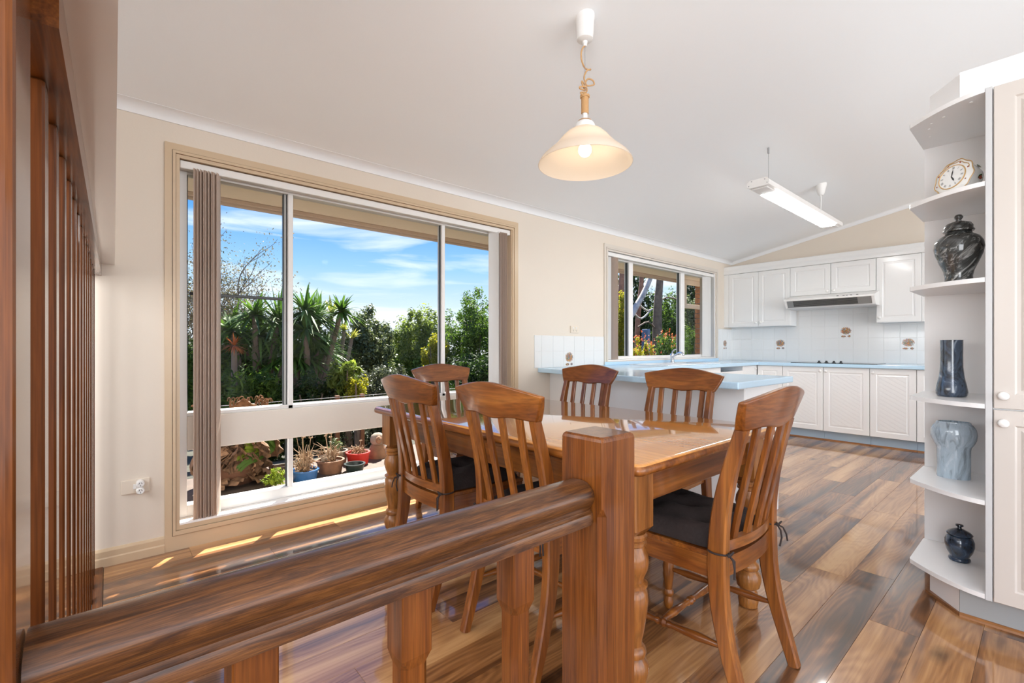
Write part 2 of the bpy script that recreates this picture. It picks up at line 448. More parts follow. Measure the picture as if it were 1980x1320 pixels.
def diag_mat(name, col, rough, spacing, strength):
    m, t, b = newmat(name)
    b.inputs['Base Color'].default_value = (*col, 1)
    b.inputs['Roughness'].default_value = rough
    tcn = N(t, 'ShaderNodeTexCoord')
    sp = N(t, 'ShaderNodeSeparateXYZ'); t.links.new(tcn.outputs['Object'], sp.inputs[0])
    a = N(t, 'ShaderNodeMath', operation='SUBTRACT')
    k = N(t, 'ShaderNodeMath', operation='MULTIPLY'); k.inputs[1].default_value = 0.62
    t.links.new(sp.outputs['Y'], k.inputs[0])
    t.links.new(sp.outputs['Z'], a.inputs[0]); t.links.new(k.outputs[0], a.inputs[1])
    dv = N(t, 'ShaderNodeMath', operation='DIVIDE'); dv.inputs[1].default_value = spacing
    t.links.new(a.outputs[0], dv.inputs[0])
    fr = N(t, 'ShaderNodeMath', operation='FRACT'); t.links.new(dv.outputs[0], fr.inputs[0])
    rr = N(t, 'ShaderNodeMapRange'); rr.inputs[1].default_value = 0.0; rr.inputs[2].default_value = 0.10
    t.links.new(fr.outputs[0], rr.inputs[0])
    bp = N(t, 'ShaderNodeBump'); bp.inputs['Strength'].default_value = strength; bp.inputs['Distance'].default_value = 0.004
    t.links.new(rr.outputs[0], bp.inputs['Height']); t.links.new(bp.outputs[0], b.inputs['Normal'])
    return m
M['diag'] = diag_mat('white_diagonal_grooved_panel', (0.79, 0.79, 0.78), 0.25, 0.045, 0.35)
M['diag_warm'] = diag_mat('warm_white_diagonal_grooved_panel', (0.565, 0.515, 0.47), 0.25, 0.075, 1.0)

def motif_mat(name, seed):
    """white glazed tile with a small printed bouquet and two marks below it"""
    m, t, b = newmat(name)
    tcn = N(t, 'ShaderNodeTexCoord')
    sp = N(t, 'ShaderNodeSeparateXYZ'); t.links.new(tcn.outputs['UV'], sp.inputs[0])
    def blob(cx, cy, rx, ry):
        ax = N(t, 'ShaderNodeMath', operation='SUBTRACT'); ax.inputs[1].default_value = cx; t.links.new(sp.outputs['X'], ax.inputs[0])
        ay = N(t, 'ShaderNodeMath', operation='SUBTRACT'); ay.inputs[1].default_value = cy; t.links.new(sp.outputs['Y'], ay.inputs[0])
        bx = N(t, 'ShaderNodeMath', operation='DIVIDE'); bx.inputs[1].default_value = rx; t.links.new(ax.outputs[0], bx.inputs[0])
        by = N(t, 'ShaderNodeMath', operation='DIVIDE'); by.inputs[1].default_value = ry; t.links.new(ay.outputs[0], by.inputs[0])
        sx = N(t, 'ShaderNodeMath', operation='MULTIPLY'); t.links.new(bx.outputs[0], sx.inputs[0]); t.links.new(bx.outputs[0], sx.inputs[1])
        ad = N(t, 'ShaderNodeMath', operation='MULTIPLY_ADD'); t.links.new(by.outputs[0], ad.inputs[0]); t.links.new(by.outputs[0], ad.inputs[1]); t.links.new(sx.outputs[0], ad.inputs[2])
        return ad
    def mn(a, c):
        k = N(t, 'ShaderNodeMath', operation='MINIMUM'); t.links.new(a.outputs[0], k.inputs[0]); t.links.new(c.outputs[0], k.inputs[1]); return k
    d = mn(mn(blob(0.5, 0.62, 0.40, 0.33), blob(0.33, 0.16, 0.20, 0.09)), blob(0.72, 0.17, 0.13, 0.10))
    add = N(t, 'ShaderNodeVectorMath', operation='ADD'); add.inputs[1].default_value = (seed * 3.7, seed, 0)
    t.links.new(tcn.outputs['UV'], add.inputs[0])
    nz_ = N(t, 'ShaderNodeTexNoise'); nz_.inputs['Scale'].default_value = 20; nz_.inputs['Detail'].default_value = 4
    t.links.new(add.outputs[0], nz_.inputs[0])
    sm = N(t, 'ShaderNodeMath', operation='MULTIPLY_ADD'); sm.inputs[1].default_value = 2.4
    t.links.new(nz_.outputs[0], sm.inputs[0]); t.links.new(d.outputs[0], sm.inputs[2])
    lt = N(t, 'ShaderNodeMath', operation='LESS_THAN'); lt.inputs[1].default_value = 1.98
    t.links.new(sm.outputs[0], lt.inputs[0])
    vo = N(t, 'ShaderNodeTexVoronoi'); vo.inputs['Scale'].default_value = 20
    t.links.new(add.outputs[0], vo.inputs['Vector'])
    sepc = N(t, 'ShaderNodeSeparateXYZ'); t.links.new(vo.outputs['Color'], sepc.inputs[0])
    r = N(t, 'ShaderNodeValToRGB'); r.color_ramp.interpolation = 'CONSTANT'
    e = r.color_ramp.elements
    e[0].position = 0; e[0].color = (0.16, 0.19, 0.22, 1)
    e[1].position = 0.85; e[1].color = (0.60, 0.33, 0.10, 1)
    for p_, c_ in ((0.2, (0.50, 0.19, 0.06, 1)), (0.4, (0.14, 0.16, 0.08, 1)), (0.55, (0.33, 0.10, 0.04, 1)), (0.7, (0.30, 0.32, 0.34, 1))):
        k = e.new(p_); k.color = c_
    t.links.new(sepc.outputs['X'], r.inputs[0])
    mx_ = N(t, 'ShaderNodeMixRGB'); mx_.inputs[1].default_value = (0.75, 0.75, 0.74, 1)
    t.links.new(lt.outputs[0], mx_.inputs[0]); t.links.new(r.outputs[0], mx_.inputs[2])
    t.links.new(mx_.outputs[0], b.inputs['Base Color'])
    b.inputs['Roughness'].default_value = 0.14
    return m
for i_ in range(3):
    M['motif%d' % i_] = motif_mat('printed_bouquet_tile_%d' % i_, 1.0 + i_)

# ------------------------------------------------------------------ mesh helpers
class MB:
    def __init__(s):
        s.v = []; s.f = []
    def add(s, vs, fs):
        k = len(s.v)
        s.v += [tuple(p) for p in vs]
        s.f += [tuple(i + k for i in f) for f in fs]
        return s
    def box(s, x0, x1, y0, y1, z0, z1):
        vs = [(x0, y0, z0), (x1, y0, z0), (x1, y1, z0), (x0, y1, z0), (x0, y0, z1), (x1, y0, z1), (x1, y1, z1), (x0, y1, z1)]
        return s.add(vs, [(0, 3, 2, 1), (4, 5, 6, 7), (0, 1, 5, 4), (1, 2, 6, 5), (2, 3, 7, 6), (3, 0, 4, 7)])
    def rbox(s, x0, x1, y0, y1, z0, z1, r=0.004, seg=2):
        bm = bmesh.new()
        mb = MB().box(x0, x1, y0, y1, z0, z1)
        vs = [bm.verts.new(p) for p in mb.v]
        for f in mb.f:
            bm.faces.new([vs[i] for i in f])
        bmesh.ops.bevel(bm, geom=list(bm.edges), offset=r, segments=seg, profile=0.5, affect='EDGES')
        bm.verts.index_update()
        s.add([v.co[:] for v in bm.verts], [[v.index for v in f.verts] for f in bm.faces])
        bm.free()
        return s
    def prism(s, pts, z0, z1):      # polygon in x,y extruded in z
        n = len(pts)
        vs = [(x, y, z0) for x, y in pts] + [(x, y, z1) for x, y in pts]
        fs = [tuple(range(n - 1, -1, -1)), tuple(range(n, 2 * n))]
        fs += [(i, (i + 1) % n, n + (i + 1) % n, n + i) for i in range(n)]
        return s.add(vs, fs)
    def extrude(s, prof, path0, path1, axes):   # prof [(a,b)], axes: function(a,b,t)->xyz, t in path0..path1
        n = len(prof)
        vs = [axes(a, b, path0) for a, b in prof] + [axes(a, b, path1) for a, b in prof]
        fs = [tuple(range(n - 1, -1, -1)), tuple(range(n, 2 * n))]
        fs += [(i, (i + 1) % n, n + (i + 1) % n, n + i) for i in range(n)]
        return s.add(vs, fs)
    def lathe(s, prof, seg=24, c=(0, 0, 0), sx=1.0, sy=1.0):    # prof [(r,z)]
        vs = []; fs = []
        n = len(prof)
        for i in range(seg):
            a = 2 * math.pi * i / seg
            for r, z in prof:
                vs.append((c[0] + sx * r * math.cos(a), c[1] + sy * r * math.sin(a), c[2] + z))
        for i in range(seg):
            j = (i + 1) % seg
            for k in range(n - 1):
                fs.append((i * n + k, j * n + k, j * n + k + 1, i * n + k + 1))
        if prof[0][0] > 1e-6:
            fs.append(tuple(i * n for i in range(seg - 1, -1, -1)))
        if prof[-1][0] > 1e-6:
            fs.append(tuple(i * n + n - 1 for i in range(seg)))
        return s.add(vs, fs)
    def tube(s, pts, rad, seg=8, cap=True):
        pts = [Vector(p) for p in pts]
        n = len(pts)
        rads = rad if isinstance(rad, (list, tuple)) else [rad] * n
        up = Vector((0, 0, 1))
        t0 = (pts[1] - pts[0]).normalized()
        if abs(t0.dot(up)) > 0.9:
            up = Vector((1, 0, 0))
        a = t0.cross(up).normalized()
        vs = []; fs = []
        for i, p in enumerate(pts):
            t = (pts[min(i + 1, n - 1)] - pts[max(i - 1, 0)]).normalized()
            a = (a - t * a.dot(t))
            a = a.normalized() if a.length > 1e-6 else t.orthogonal().normalized()
            b = t.cross(a)
            for k in range(seg):
                q = 2 * math.pi * k / seg
                vs.append(p + (a * math.cos(q) + b * math.sin(q)) * rads[i])
        for i in range(n - 1):
            for k in range(seg):
                k2 = (k + 1) % seg
                fs.append((i * seg + k, i * seg + k2, (i + 1) * seg + k2, (i + 1) * seg + k))
        if cap:
            fs.append(tuple(range(seg - 1, -1, -1)))
            fs.append(tuple((n - 1) * seg + k for k in range(seg)))
        return s.add(vs, fs)
    def sweep(s, path, sec):        # path [(x,y,z)], sec [(list of (dx,dn))] per point or single; moves in the y-z plane
        n = len(path); vs = []; fs = []
        m = None
        for i, p in enumerate(path):
            p = Vector(p)
            t = (Vector(path[min(i + 1, n - 1)]) - Vector(path[max(i - 1, 0)]))
            t.x = 0
            t.normalize()
            nn = Vector((0, t.z, -t.y))
            sc_ = sec[i] if isinstance(sec[0], list) else sec
            m = len(sc_)
            for dx, dn in sc_:
                vs.append(p + Vector((dx, 0, 0)) + nn * dn)
        for i in range(n - 1):
            for k in range(m):
                k2 = (k + 1) % m
                fs.append((i * m + k, i * m + k2, (i + 1) * m + k2, (i + 1) * m + k))
        fs.append(tuple(range(m - 1, -1, -1)))
        fs.append(tuple((n - 1) * m + k for k in range(m)))
        return s.add(vs, fs)
    def xform(s, mat):
        s.v = [tuple(mat @ Vector(p)) for p in s.v]
        return s
    def mesh(s, name, mat, smooth=None):
        me = bpy.data.meshes.new(name)
        me.from_pydata(s.v, [], s.f)
        bm = bmesh.new(); bm.from_mesh(me)
        bmesh.ops.recalc_face_normals(bm, faces=bm.faces)
        bm.to_mesh(me); bm.free()
        if mat is not None:
            me.materials.append(M[mat] if isinstance(mat, str) else mat)
        if smooth is not None:
            me.polygons.foreach_set('use_smooth', [True] * len(me.polygons))
            me.set_sharp_from_angle(angle=R(smooth))
        me.update()
        return me
    def build(s, name, mat, parent=None, smooth=None, loc=None):
        o = bpy.data.objects.new(name, s.mesh(name, mat, smooth))
        COL.objects.link(o)
        if parent is not None:
            o.parent = parent
        if loc is not None:
            o.location = loc
        return o
def rsec(w, t, c):      # chamfered rectangle section, centred
    a, b = w / 2, t / 2
    return [(-a + c, -b), (a - c, -b), (a, -b + c), (a, b - c), (a - c, b), (-a + c, b), (-a, b - c), (-a, -b + c)]
def tag(o, label, cat=None, group=None, kind=None):
    o['label'] = label
    if cat: o['category'] = cat
    if group: o['group'] = group
    if kind: o['kind'] = kind
    return o
def thing(name, label, cat, loc=(0, 0, 0), rz=0.0, group=None):
    o = bpy.data.objects.new(name, None)
    o.empty_display_size = 0.1
    COL.objects.link(o)
    o.location = loc
    o.rotation_euler = (0, 0, rz)
    return tag(o, label, cat, group)
def struct(o, label):
    o['kind'] = 'structure'
    o['label'] = label
    return o
def copy_tree(o, parent=None):
    c = o.copy()
    COL.objects.link(c)
    c.parent = parent
    for ch in list(o.children):
        copy_tree(ch, c)
    return c
rng = random.Random(7)

# ================================================================== THE ROOM
W, XB = 3.087, 6.962           # window wall (y), kitchen wall (x)
XL = -1.35                     # stair side wall
CEIL0, CSL = 2.335, 0.1954     # ceiling height at the window wall, rise per metre away from it
RIDGE = -0.9
def zc(y):
    return CEIL0 + CSL * (W - y) if y >= RIDGE else CEIL0 + CSL * (W - RIDGE) - CSL * (RIDGE - y)
OP = [(0.28, 2.675, 0.115, 2.13), (3.995, 6.44, 0.93, 2.13)]
mb = MB()
WT = 0.22
xs = [XL, OP[0][0], OP[0][1], OP[1][0], OP[1][1], 7.18]
for i in range(5):
    if i in (1, 3):
        o_ = OP[0] if i == 1 else OP[1]
        mb.box(xs[i], xs[i + 1], W, W + WT, -0.1, o_[2])
        mb.box(xs[i], xs[i + 1], W, W + WT, o_[3], 2.5)
    else:
        mb.box(xs[i], xs[i + 1], W, W + WT, -0.1, 2.5)
wall_left = struct(mb.build('wall_left', 'wall'), 'cream painted wall with two wide windows')
mb = MB()
yz = [(W + WT, -0.1), (W + WT, zc(W + WT)), (RIDGE, zc(RIDGE) + 0.02), (RY, zc(RY) + 0.02), (RY, -0.1)]
mb.extrude(yz, XB, XB + 0.2, lambda a, b, t: (t, a, b))
wall_back = struct(mb.build('wall_back', 'wall'), 'cream gable wall behind the kitchen cabinets')
mb = MB()  # both openings in this wall are invented to let the fill lights in
for a, b, c, d in [(RY, -3.12, -0.2, 2.75), (-3.12, -0.28, -0.2, 0.38), (-3.12, -0.28, 2.32, 3.2), (-0.28, 0.48, -0.2, 3.2), (0.48, 2.92, -0.2, 1.18), (0.48, 2.92, 2.32, 3.0), (2.92, W, -0.2, 2.5)]:
    mb.box(XL - 0.15, XL, a, b, c, d)
struct(mb.build('wall_front', 'ceiling'), 'white wall beyond the slatted screen')
mb = MB()        # wall behind the camera; its wide opening is made up for the fill light
for a, b, c, d in [(XL, -0.75, -0.1, 2.75), (-0.75, 6.75, 2.38, 2.75), (6.75, XB + .2, -0.1, 2.75)]:
    mb.box(a, b, RY - 0.15, RY, c, d)
struct(mb.build('wall_right', 'wall'), 'cream wall with a wide opening added for fill light')
mb = MB()
top = [(W + WT, zc(W + WT)), (RIDGE, zc(RIDGE)), (RY - 0.15, zc(RY - 0.15))]
mb.extrude(top + [(y, z + 0.12) for y, z in reversed(top)], XL - 0.15, 7.18, lambda a, b, t: (t, a, b))
struct(mb.build('ceiling', 'ceiling'), 'white raked ceiling rising from the window wall')

# floor: slab and single planks
FX0, FX1, FY0 = -0.016, 6.40, -0.75
mb = MB()
mb.box(FX0, 7.1, RY - .15, W + 0.1, -0.12, -0.012)
mb.box(FX0, 7.1, RY, FY0, -0.012, 0.0)
mb.box(XL - .1, FX0, RY, 0.50, -0.12, 0.0)
floor = struct(mb.build('floor', 'subfloor'), 'glossy brown timber-look plank floor')
PW, PL = 0.1535, 1.21
proto = {}
def plank(x0, x1, y0, y1):
    L = round(x1 - x0, 3); B = round(y1 - y0, 4)
    key = (L, B)
    if key not in proto:
        q = MB(); a, b, c = (L - 0.0007) / 2, (B - 0.0007) / 2, 0.0006
        vs = [(-a, -b, -0.011), (a, -b, -0.011), (a, b, -0.011), (-a, b, -0.011), (-a, -b, -c), (a, -b, -c), (a, b, -c), (-a, b, -c),
              (-a + c, -b + c, 0), (a - c, -b + c, 0), (a - c, b - c, 0), (-a + c, b - c, 0)]
        fs = [(0, 1, 5, 4), (1, 2, 6, 5), (2, 3, 7, 6), (3, 0, 4, 7), (4, 5, 9, 8), (5, 6, 10, 9), (6, 7, 11, 10), (7, 4, 8, 11), (8, 9, 10, 11)]
        q.add(vs, fs)
        proto[key] = q.mesh('plank', 'plank')
    o = bpy.data.objects.new('plank', proto[key])
    COL.objects.link(o)
    o.parent = floor
    o.location = ((x0 + x1) / 2, (y0 + y1) / 2, 0)
y = W
row = 0
while y > FY0 + 0.01:
    y0 = max(FY0, y - PW)
    off = [0.35, 1.05, 0.62, 0.12, 0.86, 0.48, 1.14, 0.24][row % 8] + 0.03 * (row % 3)
    x = FX0
    nx = FX0 + off
    while x < FX1 - 0.01:
        nx = min(nx, FX1)
        if FX1 - nx < 0.06:
            nx = FX1
        plank(x, nx, y0, y)
        x = nx
        nx = x + PL
    y = y0
    row += 1
struct(MB().box(XL - .1, -0.127, 0.50, W, -0.16, -0.05).build('floor_stair', plain('pale_stair_carpet', (0.55, 0.50, 0.44), 0.95)), 'pale carpeted landing beyond the screen')
# timber nosing at the stair edge
mb = MB().rbox(-0.050, FX0 - 0.001, 0.50, W, -0.10, 0.004, 0.003)
mb.rbox(-0.125, -0.052, 0.50, W, -0.10, -0.002, 0.003)
struct(mb.build('trim_3', 'rail_y'), 'timber nosing strips along the stair edge')

# cornices
def cove(d, h):
    pts = [(0, 0), (0.006, 0.0)]
    for i in range(7):
        a = R(90) * i / 6
        pts.append((0.006 + (d - 0.012) * (1 - math.cos(a)), 0.006 + (h - 0.010) * math.sin(a)))
    pts += [(d, h - 0.003), (d, h + 0.035), (0, h + 0.035)]
    return pts
mb = MB()
pr = cove(0.060, 0.056)
mb.extrude(pr, XL, XB, lambda a, b, t: (t, W - a, 2.292 + b))
struct(mb.build('trim_1', 'cornice', smooth=35), 'white cove cornice above the windows')
mb = MB()
pr = cove(0.055, 0.052)
mb.extrude(pr, W, RIDGE, lambda a, b, t: (XB - a, t, 2.292 + CSL * (W - t) + b))
struct(mb.build('trim_2', 'cornice', smooth=35), 'white cove cornice raking up the gable wall')
# skirting
mb = MB()
pr = [(0, 0), (0.018, 0), (0.018, 0.040), (0.014, 0.046), (0.014, 0.074), (0.006, 0.086), (0, 0.086)]
mb.extrude(pr, XL, 0.2275, lambda a, b, t: (t, W - a, b))
struct(mb.build('baseboard_left', 'casing'), 'cream moulded skirting board beside the window')

# bulkhead over the slatted screen: slightly out of square with the room
def sx_(y):
    return 0.0073 * y
mb = MB()
BZ = 1.503
for (a, b) in [(-0.20, 0.004)]:
    p0, p1 = 0.46, W
    vs = []
    for yy in (p0, p1):
        for xx, zz in ((a, BZ), (b, BZ), (b, zc(yy) + 0.02), (a, zc(yy) + 0.02)):
            vs.append((xx + sx_(yy), yy, zz))
    mb.add(vs, [(0, 1, 2, 3), (7, 6, 5, 4), (0, 4, 5, 1), (1, 5, 6, 2), (2, 6, 7, 3), (3, 7, 4, 0)])
struct(mb.build('wall_stair', 'white_gloss'), 'white bulkhead wall above the slatted screen')

# ================================================================== WINDOWS
FRY0, FRY1 = W + 0.075, W + 0.145      # aluminium frame depth
def casing(x0, x1, z0, z1, iw, ib, it):
    q = MB()
    # flat outer band and two-step inner moulding on each side
    def frame(ax0, ax1, az0, az1, bx0, bx1, bz0, bz1, ya, yb):
        vs = []
        for yy in (ya, yb):
            vs += [(ax0, yy, az0), (ax1, yy, az0), (ax1, yy, az1), (ax0, yy, az1), (bx0, yy, bz0), (bx1, yy, bz0), (bx1, yy, bz1), (bx0, yy, bz1)]
        fs = []
        for i in range(4):
            j = (i + 1) % 4
            fs += [(i, j, 4 + j, 4 + i), (8 + i, 12 + i, 12 + j, 8 + j), (i, 8 + i, 8 + j, j), (4 + i, 4 + j, 12 + j, 12 + i)]
        q.add(vs, fs)
    m1, m2 = iw * 0.48, iw * 0.72
    frame(x0, x1, z0, z1, x0 + m1, x1 - m1, z0 + ib * .6, z1 - it * .48, W - 0.014, W)
    frame(x0 + m1 + .003, x1 - m1 - .003, z0 + ib * .6 + .003, z1 - it * .48 - .003, x0 + m2, x1 - m2, z0 + ib * .8, z1 - it * .72, W - 0.020, W)
    frame(x0 + m2 + .002, x1 - m2 - .002, z0 + ib * .8 + .002, z1 - it * .72 - .002, x0 + iw, x1 - iw, z0 + ib, z1 - it, W - 0.013, W)
    return q
def bar(x0, x1, z0, z1, y0=FRY0, y1=FRY1, r=0.004):
    return MB().rbox(x0, x1, y0, y1, z0, z1, r, 1)
# --- big window
w1 = bpy.data.objects.new('window_1', None)
COL.objects.link(w1)
struct(w1, 'wide white aluminium window with cream timber architrave')
casing(0.228, 2.734, 0.0, 2.182, 0.065, 0.130, 0.072).build('architrave', 'casing', w1)
q = MB()
q.box(0.28, 0.293, W - 0.005, FRY0 + 0.02, 0.115, 2.13); q.box(2.661, 2.675, W - 0.005, FRY0 + 0.02, 0.115, 2.13); q.box(0.28, 2.675, W - 0.005, FRY0 + 0.02, 2.112, 2.13)
q.build('reveal', 'casing', w1)
MB().rbox(0.285, 2.67, W - 0.012, FRY1 + 0.03, 0.118, 0.142, 0.004).build('window_sill', 'white_gloss', w1)
q = MB()
q.rbox(0.2935, 0.335, FRY0, FRY1, 0.1425, 2.1115, 0.002, 1)
q.rbox(2.622, 2.6605, FRY0, FRY1, 0.1425, 2.1115, 0.002, 1)
q.rbox(0.335, 2.622, FRY0 + .001, FRY1, 2.058, 2.112, 0.002, 1)
q.rbox(0.335, 2.622, FRY0 + .001, FRY1, 0.1425, 0.205, 0.002, 1)
q.build('window_frame', 'alu', w1)
bar(0.335, 2.622, 0.512, 0.700, FRY0 - 0.006, FRY1).build('transom_panel', 'transom', w1)
bar(0.335, 2.622, 0.700, 0.724).build('transom_bead', 'alu', w1)
bar(0.862, 0.894, 0.70, 2.06).build('mullion', 'alu', w1)
bar(2.004, 2.034, 0.70, 2.06).build('mullion', 'alu', w1)
bar(0.862, 0.894, 0.205, 0.512).build('mullion', 'alu', w1)
bar(2.004, 2.034, 0.205, 0.512).build('mullion', 'alu', w1)
q = MB()
for a_ in (0.838, 0.857, 0.3355, 1.998, 2.0345):
    q.rbox(a_, a_ + 0.005, FRY0 + 0.02, FRY1 - .03, 0.7245, 2.0575, 0.001, 1)
q.rbox(0.855, 0.8615, FRY0 + 0.02, FRY1 - .03, 0.2055, 0.5115, 0.001, 1)
q.build('sash_gasket', 'alu_dark', w1)
MB().rbox(0.8435, 0.8565, FRY0 + 0.018, FRY1 - .02, 0.7245, 2.0575, 0.002, 1).build('sash_stile', plain('grey_aluminium', (0.42, 0.42, 0.41), 0.4), w1)
MB().rbox(0.350, 0.842, FRY0 + 0.03, FRY0 + 0.05, 1.385, 1.402, 0.003, 1).build('sash_bar', 'alu_dark', w1)
for a, b, c, d in ((0.335, 0.862, 0.724, 2.058), (0.894, 2.004, 0.724, 2.058), (2.034, 2.622, 0.724, 2.058), (0.335, 0.862, 0.205, 0.512), (0.894, 2.004, 0.205, 0.512), (2.034, 2.622, 0.205, 0.512)):
    MB().add([(a, FRY0 + 0.04, c), (b, FRY0 + 0.04, c), (b, FRY0 + 0.04, d), (a, FRY0 + 0.04, d)], [(0, 1, 2, 3)]).build('pane', 'glass', w1)
# --- kitchen window
w2 = bpy.data.objects.new('window_2', None)
COL.objects.link(w2)
struct(w2, 'white sliding kitchen window above the sink')
casing(3.950, 6.512, 0.905, 2.182, 0.062, 0.035, 0.070).build('architrave', plain('pale_grey_trim_paint', (0.66, 0.60, 0.53), 0.35), w2)
MB().rbox(4.0, 6.435, W - 0.010, FRY1 + 0.03, 0.928, 0.950, 0.004).build('window_sill', 'white_gloss', w2)
q = MB()
q.box(3.995, 4.011, W - .004, FRY0 + .02, .93, 2.13); q.box(6.42, 6.44, W - .004, FRY0 + .02, .93, 2.13); q.box(3.995, 6.44, W - .004, FRY0 + .02, 2.112, 2.13)
q.build('reveal', 'white_gloss', w2)
q = MB()
q.rbox(4.0115, 4.06, FRY0, FRY1, 0.9505, 2.1115, 0.002, 1)
q.rbox(6.37, 6.4195, FRY0, FRY1, 0.9505, 2.1115, 0.002, 1)
q.rbox(4.06, 6.37, FRY0 + .001, FRY1, 2.055, 2.1115, 0.002, 1)
q.rbox(4.06, 6.37, FRY0 + .001, FRY1, 0.9505, 0.985, 0.002, 1)
q.build('window_frame', 'alu', w2)
bar(4.515, 4.59, 0.985, 2.056).build('mullion', 'alu', w2)
bar(5.66, 5.75, 0.985, 2.056).build('mullion', 'alu', w2)
q = MB(); q.rbox(4.506, 4.5145, FRY0 + .02, FRY1 - .02, .985, 2.055, .002, 1); q.rbox(5.648, 5.6595, FRY0 + .025, FRY1 - .02, .985, 2.055, .002, 1)
q.build('sash_gasket', 'alu_dark', w2)
for a, b in ((4.06, 4.515), (4.59, 5.66), (5.75, 6.37)):
    MB().add([(a, FRY0 + .04, .985), (b, FRY0 + .04, .985), (b, FRY0 + .04, 2.055), (a, FRY0 + .04, 2.055)], [(0, 1, 2, 3)]).build('pane', 'glass', w2)

# --- vertical blinds
def vane_mesh(h, mat, w=0.089):
    q = MB(); n = 6
    vs = []
    for i in range(n + 1):
        u = i / n
        b = 0.007 * math.sin(math.pi * u)
        for z in (0, h):
            vs += [(b, -w / 2 + w * u, z), (b + 0.0012, -w / 2 + w * u, z)]
    fs = []
    for i in range(n):
        k = 4 * i
        fs += [(k, k + 4, k + 6, k + 2), (k + 1, k + 3, k + 7, k + 5), (k, k + 1, k + 5, k + 4), (k + 2, k + 6, k + 7, k + 3)]
    fs += [(0, 2, 3, 1), (4 * n, 4 * n + 1, 4 * n + 3, 4 * n + 2)]
    q.add(vs, fs)
    return q.mesh('vane', mat, 40)
def blind(name, label, x0, x1, ztop, zbot, vy, left, right, rail_y, lm='vane', rm='vane_white'):
    t = thing(name, label, 'blind', ((x0 + x1) / 2, vy, zbot), 0, 'vertical blinds')
    L = (x1 - x0) / 2
    MB().rbox(-L, L, -0.022, 0.022, ztop - zbot, ztop - zbot + 0.042, 0.003, 1).build('head_rail', 'alu', t)
    for xx, ang, mat in left + right:
        me = VM[(name, mat)]
        o = bpy.data.objects.new('vane', me); COL.objects.link(o); o.parent = t
        o.location = (xx - (x0 + x1) / 2, 0, 0)
        o.rotation_euler = (0, 0, R(ang))
    return t
VM = {}
for nm, h_ in (('vertical_blind', 1.93), ('kitchen_vertical_blind', 1.105)):
    for mt in ('vane', 'vane_white'):
        VM[(nm, mt)] = vane_mesh(h_, mt)
lft = [(0.372 + 0.0128 * i, -24 + (i * 37 % 7) * 1.6, 'vane') for i in range(8)] + [(0.478, -21, 'vane')]
rgt = [(2.535 + 0.011 * i, (i * 29 % 7) - 3, 'vane') for i in range(7)] + [(2.490, 42, 'vane_white')]
blind('vertical_blind', 'vertical blind drawn open in two stacks at the big window', 0.296, 2.658, 2.064, 0.142, W + 0.028, lft, rgt, 0)
lft = [(4.05, 62, 'vane_white')] + [(4.125 + 0.011 * i, 12 + (i * 5 % 7), 'vane') for i in range(5)]
rgt = [(6.22, 52, 'vane_white'), (6.29, 55, 'vane_white')] + [(6.35 + 0.011 * i, -6 + (i * 5 % 7), 'vane_white') for i in range(4)]
blind('kitchen_vertical_blind', 'short vertical blind drawn aside at the kitchen sink window', 4.014, 6.417, 2.064, 0.953, W + 0.028, lft, rgt, 0)

# ================================================================== SLATTED SCREEN AND BALUSTRADE
scr = thing('slat_screen', 'tall stained timber slat screen rising to the white bulkhead', 'screen', (0, 0, 0))
SXF = -0.0624
MB().rbox(SXF - 0.115, SXF, 0.603, 0.718, -0.002, BZ, 0.006).build('post', 'post_z', scr)
mb = MB()
vs = []
for yy in (0.718, W - 0.002):
    for xx, zz in ((-0.128, 1.443), (-0.046, 1.443), (-0.046, BZ), (-0.128, BZ)):
        vs.append((xx + sx_(yy), yy, zz))
mb.add(vs, [(0, 1, 2, 3), (7, 6, 5, 4), (0, 4, 5, 1), (1, 5, 6, 2), (2, 6, 7, 3), (3, 7, 4, 0)])
mb.build('top_rail', 'rail_y', scr)
sl = MB().rbox(-0.031, 0, 0, 0.052, 0, 1.442, 0.003, 1).mesh('slat', 'slat_z')
yy = 0.863
while yy < W - 0.05:
    o = bpy.data.objects.new('slat', sl); COL.objects.link(o); o.parent = scr
    o.location = (SXF + sx_(yy) - 0.0063, yy, 0.0)
    yy += 0.1625
bal = thing('balustrade', 'low stained timber balustrade with rounded handrail and square newel post', 'balustrade', (0.38, 0.66, 0))
BX, BY = 0.38, 0.6605
def lx(x): return x - BX
def ly(y): return y - 0.66
# newel: plain square head, stop-chamfered shaft
q = MB()
def nring(cn, ins, z):
    a0, a1, b0, b1 = 0.768 + ins, 0.883 - ins, 0.603 + ins, 0.718 - ins
    k = 0.003
    return [(lx(x), ly(y), z) for x, y in ((a0 + cn, b0), (a1 - k, b0), (a1, b0 + k), (a1, b1 - k), (a1 - k, b1), (a0 + k, b1), (a0, b1 - k), (a0, b0 + cn))]
rings = [nring(0.014, 0, 0.0), nring(0.014, 0, 0.738), nring(0.003, 0, 0.756), nring(0.003, 0, 0.893), nring(0.0035, 0.002, 0.899), nring(0.006, 0.006, 0.903)]
vs = [p for r_ in rings for p in r_]
fs = []
for i in range(len(rings) - 1):
    for k in range(8):
        fs.append((i * 8 + k, i * 8 + (k + 1) % 8, (i + 1) * 8 + (k + 1) % 8, (i + 1) * 8 + k))
fs += [tuple(range(7, -1, -1)), tuple(40 + k for k in range(8))]
q.add(vs, fs)
q.build('newel_post', 'post_z', bal)
